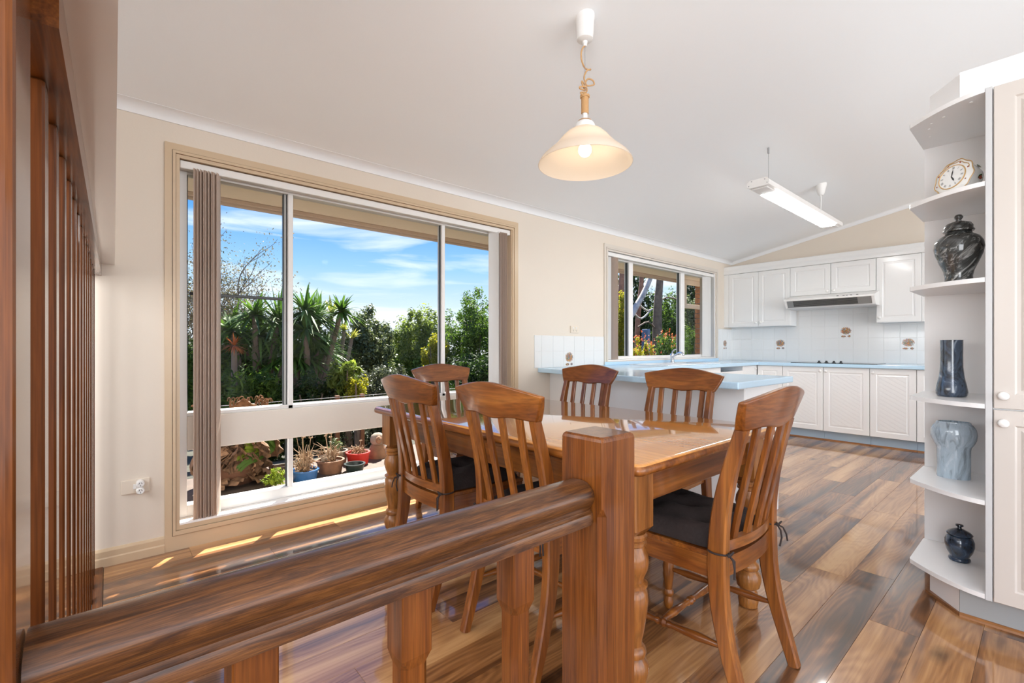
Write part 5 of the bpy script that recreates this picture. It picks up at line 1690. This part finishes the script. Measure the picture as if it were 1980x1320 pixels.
def bush(name, label, cat, px, pt, pb, hwpx, Y, mat, n, size, aspect=0.4, clumps=60, crad=0.28, shell=0.45, group=None, trunk='twig', depth=None, extra=None):
    """px: centre column, pt/pb: top and bottom rows seen in the photo, hwpx: half width"""
    SEED[0] += 1
    rs = np.random.default_rng(SEED[0])
    m = mpp(px, Y)
    top_ = onY(px, pt, Y); bot = onY(px, pb, Y)
    g_ = gz(Y)
    r = hwpx * m
    zc_ = (top_.z + bot.z) / 2
    rz = (top_.z - bot.z) / 2
    t = thing(name, label, cat, (top_.x, Y, g_), 0, group)
    V, F = leaves(rs, (0, 0, zc_ - g_), (r, depth or r * 0.9, rz), n, size, aspect, clumps, crad, shell)
    fo = foliage_part(t, 'foliage', V, F, mat)
    fo['kind'] = 'stuff'
    q = MB()
    rr_ = random.Random(SEED[0])
    for k in range(4):
        a = rr_.uniform(0, 6.3); hh = zc_ - g_ + rz * 0.4
        e = (0.5 * r * math.cos(a), 0.5 * r * math.sin(a), hh)
        q.tube([(0.02 * k, 0, 0), (e[0] * .35, e[1] * .35, hh * .5), e], [0.035, 0.022, 0.008], 6)
    q.build('stem', trunk, t)
    if extra:
        n2, s2, m2, nm = extra
        V, F = leaves(rs, (0, 0, zc_ - g_ + rz * .1), (r * 1.0, (depth or r * .9), rz * 1.0), n2, s2, 0.7, 150, 0.045, 0.85)
        e_ = foliage_part(t, nm, V, F, m2); e_['kind'] = 'stuff'
    return t
def rosette_mesh(n, L, w, droop, mat, seed, upmin=-0.3):
    rr_ = random.Random(seed); V = []; F = []
    for i in range(n):
        az = rr_.uniform(0, 2 * math.pi); el = math.asin(rr_.uniform(upmin, 1.0))
        l_ = L * rr_.uniform(0.75, 1.1)
        d = Vector((math.cos(az) * math.cos(el), math.sin(az) * math.cos(el), math.sin(el)))
        side = d.cross(Vector((0, 0, 1)))
        side = side.normalized() if side.length > .05 else Vector((1, 0, 0))
        k0 = len(V)
        for j in range(5):
            u = j / 4
            p = d * l_ * u + Vector((0, 0, -droop * l_ * u * u * (1.2 - abs(el) * .5)))
            ww = w * (0.75, 1.0, 0.85, 0.5, 0.06)[j] / 2
            V += [tuple(p - side * ww), tuple(p + side * ww)]
        for j in range(4):
            a = k0 + 2 * j
            F.append((a, a + 1, a + 3, a + 2))
    return fast_mesh('rosette', V, F, mat)
def palm(name, label, heads, Y, L, w, base_px, mat='strap', n=60, group=None, upmin=-0.3):
    b = onY(base_px[0], base_px[1], Y); g_ = gz(Y)
    t = thing(name, label, 'plant', (b.x, Y, g_), 0, group)
    for i, (px, py, s_) in enumerate(heads):
        SEED[0] += 1
        p = onY(px, py, Y) - Vector((b.x, Y, g_))
        dy = 0.25 * math.sin(i * 2.1)
        o = bpy.data.objects.new('leaf_rosette', rosette_mesh(n, L * s_, w, 0.35, mat, SEED[0], upmin)); COL.objects.link(o); o.parent = t
        o.location = (p.x, dy, p.z); o['kind'] = 'stuff'
        MB().tube([(0.03 * i, 0, 0), (p.x * .4, dy * .5, p.z * .5), (p.x, dy, p.z)], [0.05, 0.04, 0.03], 8).build('stem', 'twig', t)
    return t
GT = 'garden trees and shrubs outside the big window'
GK = 'garden trees and shrubs outside the kitchen window'
# far dark backing so that no bare horizon shows between the shrubs
FAR = ((385, 636, 85, 'behind the taupe blind'), (505, 640, 85, 'behind the grey green dracaena'), (620, 630, 80, 'behind the many-headed dracaena'), (715, 632, 66, 'behind the rounded tree'))
for i, (px, pt, hw2, wh) in enumerate(FAR):
    bush('evergreen_tree', 'dense dark evergreen ' + wh, 'tree', px, pt, 860, hw2, (11.6, 14.8)[i % 2], 'leaf_dark', 8000, 0.22, 0.42, 110, 0.26, 0.3, GT, depth=1.2)
bush('evergreen_tree', 'dense dark evergreen in the gap below the open sky', 'tree', 778, 660, 880, 60, 18.0, 'leaf_dark', 9000, 0.22, 0.42, 90, 0.28, 0.3, GT, depth=1.2)
bush('feathery_tree', 'light green feathery tree beside the window mullion', 'tree', 815, 590, 800, 74, 11.0, 'leaf_light', 26000, 0.12, 0.26, 190, 0.20, 0.2, GT)
bush('feathery_tree', 'tall light green tree half behind the white blind stack', 'tree', 925, 552, 810, 104, 8.6, 'leaf_mid', 38000, 0.075, 0.36, 260, 0.16, 0.3, GT)
bush('hedge_shrub', 'dark hedge at the foot of the tall light green tree', 'shrub', 925, 665, 860, 92, 7.2, 'leaf_dark', 14000, 0.065, 0.45, 130, 0.22, 0.4, GT)
bush('yellow_shrub', 'yellow green bush next to the window mullion', 'shrub', 842, 632, 760, 30, 8.8, 'leaf_yellow', 5500, 0.075, 0.40, 60, 0.26, 0.3, GT)
bush('round_tree', 'broad rounded grey green tree with small leaves', 'tree', 698, 584, 830, 74, 9.0, 'leaf_grey', 30000, 0.072, 0.45, 220, 0.16, 0.4, GT)
bush('glossy_shrub', 'dark shrub with small glossy leaves over the transom', 'shrub', 738, 690, 880, 70, 6.2, 'leaf_shine', 26000, 0.036, 0.5, 240, 0.16, 0.35, GT)
bush('glossy_shrub', 'low dark shrub behind the pots and wire fence', 'shrub', 630, 742, 920, 90, 6.0, 'leaf_shine', 18000, 0.042, 0.5, 170, 0.2, 0.4, GT)
bush('pale_leaf_shrub', 'pale green broad-leaved shrub under the spiky plants', 'shrub', 668, 692, 770, 34, 5.7, 'leaf_light', 1500, 0.11, 0.30, 40, 0.30, 0.3, GT)
bush('yellow_shrub', 'small yellow green shrub over the timber ledge', 'shrub', 690, 716, 800, 28, 5.5, 'leaf_yellow', 2200, 0.032, 0.5, 40, 0.28, 0.3, GT)
bush('fern_shrub', 'dark ferny growth below the grey green dracaena', 'shrub', 505, 690, 920, 85, 6.1, 'leaf_mid', 14000, 0.085, 0.22, 130, 0.24, 0.35, GT)
bush('fern_shrub', 'dark ferny growth below the many-headed dracaena', 'shrub', 600, 700, 900, 62, 5.9, 'leaf_dark', 9000, 0.080, 0.22, 110, 0.24, 0.35, GT)
bush('fern_shrub', 'mid green ferny growth behind the taupe blind', 'shrub', 415, 628, 880, 75, 7.2, 'leaf_mid', 14000, 0.09, 0.22, 130, 0.22, 0.35, GT)
bush('dark_hedge', 'very dark hedge behind the potted plants', 'shrub', 690, 780, 970, 140, 6.9, 'leaf_dark', 16000, 0.085, 0.45, 140, 0.26, 0.4, GT, depth=0.5)
palm('dracaena', 'spiky green dracaena with several rosettes', [(594, 655, 1.0), (638, 684, .85), (580, 604, .8), (606, 618, .85), (628, 610, .7), (648, 604, .6), (570, 690, .9), (612, 660, .8), (580, 640, .9), (600, 700, .9), (560, 650, .9)], 6.6, 0.60, 0.040, (600, 800), 'strap', 95, GT)
palm('dracaena', 'spiky grey green dracaena behind the sash bar', [(502, 650, 1.0), (468, 690, .9), (530, 622, .85), (448, 640, .8), (520, 700, .9), (485, 612, .75), (535, 665, .9), (480, 655, .8), (545, 690, .8)], 6.9, 0.66, 0.040, (495, 820), 'strap', 95, GT)
palm('yellow_dracaena', 'yellow tipped strap-leaved plant poking above the rounded tree', [(641, 606, 1.0), (690, 655, .7), (655, 640, .6)], 7.6, 0.36, 0.05, (645, 760), 'strap_yellow', 16, GT, 0.45)
palm('red_cordyline', 'red orange cordyline rosette among the green leaves', [(453, 668, 1.0)], 6.4, 0.18, 0.022, (453, 760), 'strap_red', 55, GT)
# sparse tree
Y_ = 7.8
b0 = onY(462, 640, Y_)
st = thing('sparse_tree', 'thin twiggy tree with sparse brownish leaves against the sky', 'tree', (b0.x, Y_, gz(Y_)), 0, GT)
rr_ = random.Random(5)
q = MB(); tips = []
def branch(p, d, l, r, lev):
    pts = [p]; dd = d.copy()
    for k in range(4):
        dd = (dd + Vector((rr_.uniform(-.25, .25), rr_.uniform(-.25, .25), rr_.uniform(-.05, .2)))).normalized()
        pts.append(pts[-1] + dd * l / 4)
    q.tube(pts, [r * (1 - .12 * k) for k in range(5)], 5, False)
    if lev == 0:
        tips.append(pts[-1]); tips.append(pts[2]); return
    for k in range(3):
        nd = (dd + Vector((rr_.uniform(-.9, .9), rr_.uniform(-.5, .5), rr_.uniform(-.1, .7)))).normalized()
        branch(pts[2 + k // 2 if k < 2 else 4], nd, l * .72, r * .55, lev - 1)
hT = onY(462, 600, Y_).z - gz(Y_)
for s_ in (-1.3, -0.85, -.45, -0.1, 0.18):
    branch(Vector((s_ * .2, 0, hT * .15)), Vector((s_ * .75, 0, 1)).normalized(), 1.12, 0.045, 4)
q.build('branches', 'twig', st)
rs = np.random.default_rng(9)
tp_ = np.array([tuple(t_) for t_ in tips])
n = 15000
idx = rs.integers(0, len(tp_), n)
pos = tp_[idx] + rs.normal(size=(n, 3)) * 0.10
t_ = rs.normal(size=(n, 3)); t_ /= np.linalg.norm(t_, axis=1)[:, None]
b_v = np.cross(t_, rs.normal(size=(n, 3))); b_v /= np.linalg.norm(b_v, axis=1)[:, None]
Lf = 0.036 * rs.uniform(.6, 1.3, (n, 1))
V = np.empty((n, 4, 3)); V[:, 0] = pos - t_ * Lf * .5; V[:, 1] = pos + b_v * Lf * .22; V[:, 2] = pos + t_ * Lf * .5; V[:, 3] = pos - b_v * Lf * .22
foliage_part(st, 'foliage', V.reshape(-1, 3), np.arange(n * 4).reshape(n, 4), 'leaf_bare')['kind'] = 'stuff'

# ---- view from the kitchen window
for i, (px, pt, hw2, Y) in enumerate(((1212, 490, 66, 13.0), (1272, 552, 46, 16.6), (1340, 490, 44, 13.0))):
    bush('evergreen_tree', ('dense dark tree behind the leaning gum trunk', 'dense dark tree between the gum trunks', 'dense dark tree behind the brick wall corner')[i], 'tree', px, pt, 760, hw2, Y, 'leaf_dark', 13000, 0.20, 0.42, 130, 0.24, 0.25, GK, depth=1.4)
bush('leafy_tree', 'mid green tree with glossy leaves below the patch of sky', 'tree', 1294, 556, 740, 44, 10.5, 'leaf_mid', 8000, 0.12, 0.42, 100, 0.22, 0.3, GK)
bush('leafy_tree', 'grey green leafy tree seen through the pane by the bricks', 'tree', 1340, 555, 690, 28, 8.9, 'leaf_grey', 5500, 0.10, 0.42, 80, 0.24, 0.3, GK)
bush('pale_hedge', 'soft pale green hedge beside the brick wall', 'shrub', 1338, 628, 740, 26, 7.2, 'leaf_mid', 6000, 0.055, 0.3, 80, 0.26, 0.4, GK)
bush('golden_shrub', 'bright yellow green shrub at the edge of the kitchen window', 'shrub', 1203, 562, 770, 19, 6.4, 'leaf_yellow', 8000, 0.07, 0.36, 100, 0.22, 0.35, GK, extra=(90, .05, 'flower', 'flowers'))
bush('flowering_shrub', 'orange flowered shrub under the kitchen window sash', 'shrub', 1240, 643, 770, 30, 6.3, 'leaf_yellow', 5200, 0.06, 0.40, 80, 0.24, 0.4, GK, extra=(900, .030, 'flower', 'flowers'))
bush('flowering_shrub', 'taller orange flowered shrub in front of the dark gum trunk', 'shrub', 1288, 638, 770, 34, 6.4, 'leaf_mid', 7000, 0.06, 0.40, 100, 0.24, 0.4, GK, extra=(1200, .030, 'flower', 'flowers'))
def trunk(name, label, pts, Y, rads, mat, twigs=()):
    P = [onY(a, b, Y) for a, b in pts]
    base = Vector((P[0].x, Y, gz(Y)))
    t = thing(name, label, 'tree', base, 0, GK)
    q = MB()
    loc = [Vector((0, 0, 0))] + [p - base for p in P]
    q.tube(catmull(loc, 4), [rads[0] + (rads[1] - rads[0]) * i / (len(loc) * 4 - 4) for i in range(len(loc) * 4 - 3)], 10)
    q.build('trunk', mat, t, smooth=60)
    for tw in twigs:
        w_ = [onY(a, b, Y) - base for a, b in tw]
        MB().tube(catmull(w_, 3), 0.03, 6).build('branch', mat, t, smooth=60)
trunk('gum_tree', 'pale leaning gum trunk crossing the kitchen window', [(1212, 640), (1226, 600), (1243, 570), (1258, 535), (1266, 500)], 9.0, (0.12, 0.075), 'bark_pale', ([(1232, 585), (1250, 600), (1262, 597)], [(1224, 604), (1240, 616), (1258, 600)]))
trunk('gum_tree', 'thick grey gum trunk with peeling bark', [(1272, 690), (1271, 640), (1272, 590), (1276, 540), (1280, 480)], 9.4, (0.22, 0.10), 'bark_dark', ([(1270, 640), (1254, 622), (1234, 632)], [(1272, 588), (1288, 575), (1308, 578)]))
trunk('gum_tree', 'slender reddish gum trunk behind the leaning trunk', [(1232, 660), (1235, 600), (1240, 550), (1241, 490)], 10.2, (0.10, 0.08), 'bark_red')
trunk('gum_tree', 'reddish gum trunk beside the grey blind stack', [(1200, 640), (1200, 580), (1202, 540), (1205, 490)], 10.0, (0.11, 0.09), 'bark_red')
p_ = onY(1249, 645, 7.5)
o = MB().rbox(-0.075, 0.075, -0.10, 0.10, 0, 0.62, 0.02).build('garden_bin', 'blue_box', None, loc=(p_.x, 7.5, p_.z - 0.31))
tag(o, 'blue grey box standing in the shade of the gum trees', 'box')
o.location.z = gz(7.5)
o.scale.z = (p_.z + 0.13 - gz(7.5)) / 0.62

# ---- ledge with pots right outside the big window
LZ = 0.085
o = MB().rbox(-0.1, 2.75, W + WT + 0.02, 4.30, -0.05, LZ, 0.005).build('ledge', 'deck'); struct(o, 'low sunlit ledge outside the big window')
def pot(name, label, x, y, r, h, mat, taper=0.78, wall=0.012, soil=0.8):
    t = thing(name, label, 'pot', (x, y, LZ), 0, 'pots on the ledge outside')
    MB().lathe([(0, 0), (r * taper, 0), (r * 0.97, h * .88), (r * 1.04, h * .88), (r * 1.04, h), (r - wall, h), (r * taper - wall, 0.02), (0, 0.02)], 28).build('pot_body', mat, t, smooth=40)
    MB().lathe([(0, h * soil), (r * (taper + (1 - taper) * soil) - wall, h * soil), (r * (taper + (1 - taper) * soil) - wall, h * soil - .02), (0, h * soil - .02)], 20).build('potting_mix', 'pot_soil', t)
    return t, h * soil
def dry_tuft(par, z0, n, hmax, spread, seed, mat='dry_pale', name='dry_plant', heads=4):
    rr_ = random.Random(seed)
    q = MB()
    for i in range(n):
        a = rr_.uniform(0, 6.28); s_ = spread * rr_.uniform(0.2, 1); hh = hmax * rr_.uniform(.25, .65)
        x0, y0 = rr_.uniform(-.03, .03), rr_.uniform(-.03, .03)
        p1 = (x0 + .5 * s_ * math.cos(a), y0 + .5 * s_ * math.sin(a), z0 + hh * .8)
        p2 = (x0 + s_ * math.cos(a), y0 + s_ * math.sin(a), z0 + hh * rr_.uniform(.6, 1.1))
        q.tube([(x0, y0, z0 - .01), p1, p2], [.0035, .003, .0015], 4, False)
    for i in range(heads):
        a = rr_.uniform(0, 6.28); s_ = spread * rr_.uniform(0, .6); hh = hmax * rr_.uniform(.8, 1)
        e = Vector((s_ * math.cos(a), s_ * math.sin(a), z0 + hh))
        q.tube([(0, 0, z0), (e.x * .7, e.y * .7, z0 + hh * .6), e], .002, 4, False)
        for k in range(7):
            d = Vector((rr_.uniform(-1, 1), rr_.uniform(-1, 1), rr_.uniform(0, .8))) * .016
            q.tube([e, e + d], [.0035, .005], 4)
    o = q.build(name, mat, par); o['kind'] = 'stuff'
    V, F = leaves(np.random.default_rng(seed), (0, 0, z0 + hmax * .15), (spread * .8, spread * .8, hmax * .25), 160, .035, .35, 20, .4, .3)
    o = foliage_part(par, 'dry_leaves', V, F, 'dry'); o['kind'] = 'stuff'
t, z_ = pot('blue_pot', 'wide blue pot holding a dried out plant', 1.135, 3.72, 0.098, 0.075, 'pot_blue', .85, soil=.75)
dry_tuft(t, z_, 70, 0.30, 0.12, 1)
t, z_ = pot('terracotta_pot', 'terracotta pot with dead twigs and a tag', 1.355, 3.80, 0.105, 0.10, 'terracotta', .82)
dry_tuft(t, z_, 55, 0.24, 0.13, 2)
MB().rbox(-0.025, 0.025, -0.001, 0.001, 0, 0.075, .0008, 1).xform(Matrix.Translation((-0.05, -0.03, z_)) @ Matrix.Rotation(R(-14), 4, 'Y') @ Matrix.Rotation(R(-35), 4, 'Z')).build('plant_tag', 'stone_pale', t)
t, z_ = pot('red_pot', 'bright red pot with a shrivelled plant', 1.635, 3.92, 0.098, 0.100, 'pot_red', .85, soil=.8)
dry_tuft(t, z_, 45, 0.13, 0.09, 3, heads=1)
t, z_ = pot('dark_pot', 'empty dark green plastic pot in front of the red one', 1.515, 3.70, 0.080, 0.062, 'pot_dark', .8, soil=.35)
t, z_ = pot('grey_pot', 'grey pot with a withered grey green succulent behind the terracotta pot', 1.50, 4.05, 0.09, 0.11, 'stone_pale', .85)
V, F = leaves(np.random.default_rng(77), (0, 0, z_ + .06), (.08, .08, .07), 260, .03, .4, 16, .4, .3)
foliage_part(t, 'succulent_leaves', V, F, 'leaf_grey')['kind'] = 'stuff'
# small garden figure
gf = thing('garden_statue', 'weathered clay garden figure with a round hooded head', 'statue', (1.86, 4.02, LZ), 0)
MB().lathe([(0, 0), (.085, 0), (.088, .02), (.078, .07), (.062, .11), (.045, .125), (0, .128)], 20).build('body', 'stone', gf, smooth=50)
MB().lathe([(0, .11), (.045, .115), (.062, .14), (.066, .17), (.055, .20), (.03, .22), (0, .225)], 20).build('hooded_head', 'stone_pale', gf, smooth=60)
MB().lathe([(0, 0), (.03, .004), (.036, .016), (.03, .028), (0, .032)], 14).xform(Matrix.Translation((-.02, -.045, .165)) @ Matrix.Rotation(R(80), 4, 'X') @ Matrix.Rotation(R(20), 4, 'Y')).build('face', 'stone', gf, smooth=60)
for a in (-34, 4):
    MB().lathe([(0, 0), (.006, .001), (.006, .004), (0, .006)], 8, (-.02 + a * .0006, -.078, .172)).build('eye', 'pot_soil', gf)
# staghorn fern with dead brown shield fronds
def frond(L, wid, lobes, curl, mat, seed, name, par, loc, rz, tilt):
    rr_ = random.Random(seed); V = []; F = []
    nU, nV = 16, 22
    for i in range(nU + 1):
        u = i / nU
        for j in range(nV + 1):
            v = -1 + 2 * j / nV
            ww = wid * math.sin(math.pi * min(1, 0.12 + u * .80)) ** .7
            edge = 1 + .22 * math.sin(lobes * u * 6 + v * 3) * abs(v)
            x = v * ww * edge
            y = -curl * L * (u ** 2) + .035 * L * math.sin(v * 13 + seed) * (0.3 + u) + .03 * L * math.sin(u * 9 + v * 4 + seed) - .14 * L * v * v
            z = L * u * (1 - .15 * v * v)
            V.append((x, y, z))
    for i in range(nU):
        for j in range(nV):
            a = i * (nV + 1) + j
            F.append((a, a + 1, a + nV + 2, a + nV + 1))
    me = fast_mesh(name, V, F, mat)
    me.polygons.foreach_set('use_smooth', [True] * len(me.polygons))
    o = bpy.data.objects.new(name, me); COL.objects.link(o); o.parent = par
    o.location = loc; o.rotation_euler = (tilt, 0, rz)
    return o
sg = thing('staghorn_fern', 'large staghorn fern with dead brown shield fronds', 'plant', (0.72, 3.98, LZ), 0)
MB().lathe([(0, 0), (.12, 0), (.17, .06), (.16, .14), (.08, .20), (0, .21)], 14).build('root_mass', 'rust', sg, smooth=60)
k = 0
rq = random.Random(31)
for x0, z0, L, wd2, rz, ti in ((-.02, .10, .30, .15, 0, .10), (-.16, .06, .28, .13, .5, .35), (.14, .08, .30, .12, -.6, .25), (.0, .02, .20, .16, .1, .95), (-.22, .0, .22, .12, .7, .9), (.22, .02, .22, .11, -.5, .8), (-.28, .12, .32, .10, .9, .15), (.26, .16, .26, .10, -1.0, .05), (.08, .22, .26, .11, -.3, .0), (-.12, .24, .26, .12, .3, .0)):
    k += 1
    frond(L, wd2, 3, .35, 'frond', k, 'shield_frond', sg, (x0, -.06, z0), rz, ti)
for i in range(16):
    k += 1
    a = -1.3 + 2.6 * i / 15
    frond(rq.uniform(.14, .24), rq.uniform(.035, .07), 3, rq.uniform(.2, .6), 'frond', k, 'shield_frond', sg, (-.02 + .30 * math.sin(a) * rq.uniform(.3, 1), -.12 - rq.uniform(0, .06), .04 + .22 * rq.random()), -a * .7, rq.uniform(-.1, 1.0))
MB().lathe([(0, 0), (.028, .008), (.038, .03), (.028, .055), (0, .062)], 14, (-.015, -.20, .125)).build('bud', 'stone', sg, smooth=60)
for i in range(14):
    k += 1
    frond(rq.uniform(.20, .32), rq.uniform(.008, .014), 2, .45, 'strap' if i % 3 else 'leaf_lime', k, 'green_frond', sg, (.20 + .06 * rq.random(), -.05 - .08 * rq.random(), .10 + .22 * rq.random()), rq.uniform(-1.4, -.5), rq.uniform(.3, 1.3))
fs_ = thing('lime_fern', 'small bright lime green fern in the sun on the ledge', 'plant', (0.90, 3.62, LZ), 0)
V, F = leaves(np.random.default_rng(12), (0, 0, .07), (.09, .07, .08), 700, .028, .30, 36, .3, .3)
foliage_part(fs_, 'fern_leaves', V, F, 'leaf_lime')['kind'] = 'stuff'
MB().tube([(0, 0, 0), (.01, 0, .07)], .004, 5).build('stem', 'twig', fs_)
# curled dry leaves seen over the transom
dl_ = thing('dry_epiphyte', 'dry curled brown fronds showing above the white transom', 'plant', (0.80, 4.15, LZ), 0)
rr_ = random.Random(3)
q = MB()
for i in range(26):
    x0 = -.10 + .28 * rr_.random(); hh = .515 + .05 * rr_.random(); s_ = rr_.choice((-1, 1)); w_ = rr_.uniform(.015, .04)
    q.tube(catmull([(x0 * .3, 0, 0), (x0 * .7, 0, hh * .6), (x0, 0, hh), (x0 + s_ * w_ * .5, -.02, hh + .05), (x0 + s_ * w_, -.03, hh + .055), (x0 + s_ * w_ * 1.3, -.03, hh + .03)], 4), [.007 - .0002 * m_ for m_ in range(21)], 5, False)
q.build('curled_fronds', 'frond', dl_)['kind'] = 'stuff'
frond(.16, .07, 3, .2, 'frond', 70, 'shield_frond', dl_, (-.28, -.02, .50), .3, .1)
frond(.50, .05, 3, .05, 'frond', 71, 'shield_frond', dl_, (-.22, 0, .0), .1, .05)
frond(.12, .08, 3, .3, 'frond', 72, 'shield_frond', dl_, (.0, -.03, .50), -.2, .3)
# wire fence and wooden planter edge
wf = thing('wire_fence', 'brown posts strung with thin white wires behind the pots', 'fence', (1.9, 5.0, -0.05), 0)
for px in (652, 700, 790):
    p_ = onY(px, 850, 5.0)
    MB().rbox(-.022, .022, -.022, .022, 0, .62, .004, 1).build('post', 'rust', wf, loc=(p_.x - 1.9, 0, 0))
for zz in (.50, .545, .575, .60):
    MB().tube([(-1.2, -.026, zz), (1.6, -.026, zz + .01)], .0022, 5).build('wire', 'plastic_white', wf)
pl = thing('planter_crate', 'small slatted timber crate beside the lime fern', 'crate', (1.0, 3.925, LZ), 0)
for k in range(4):
    MB().rbox(-.05, .10, -.05 , -.038, .004 + .026 * k, .027 + .026 * k, .002, 1).build('slat', 'deck', pl)
    MB().rbox(-.05, -.038, -.037, .08, .004 + .026 * k, .027 + .026 * k, .002, 1).build('slat', 'deck', pl)
MB().box(-.037, .10, -.037, .08, 0.0, .004).build('base', 'deck', pl)
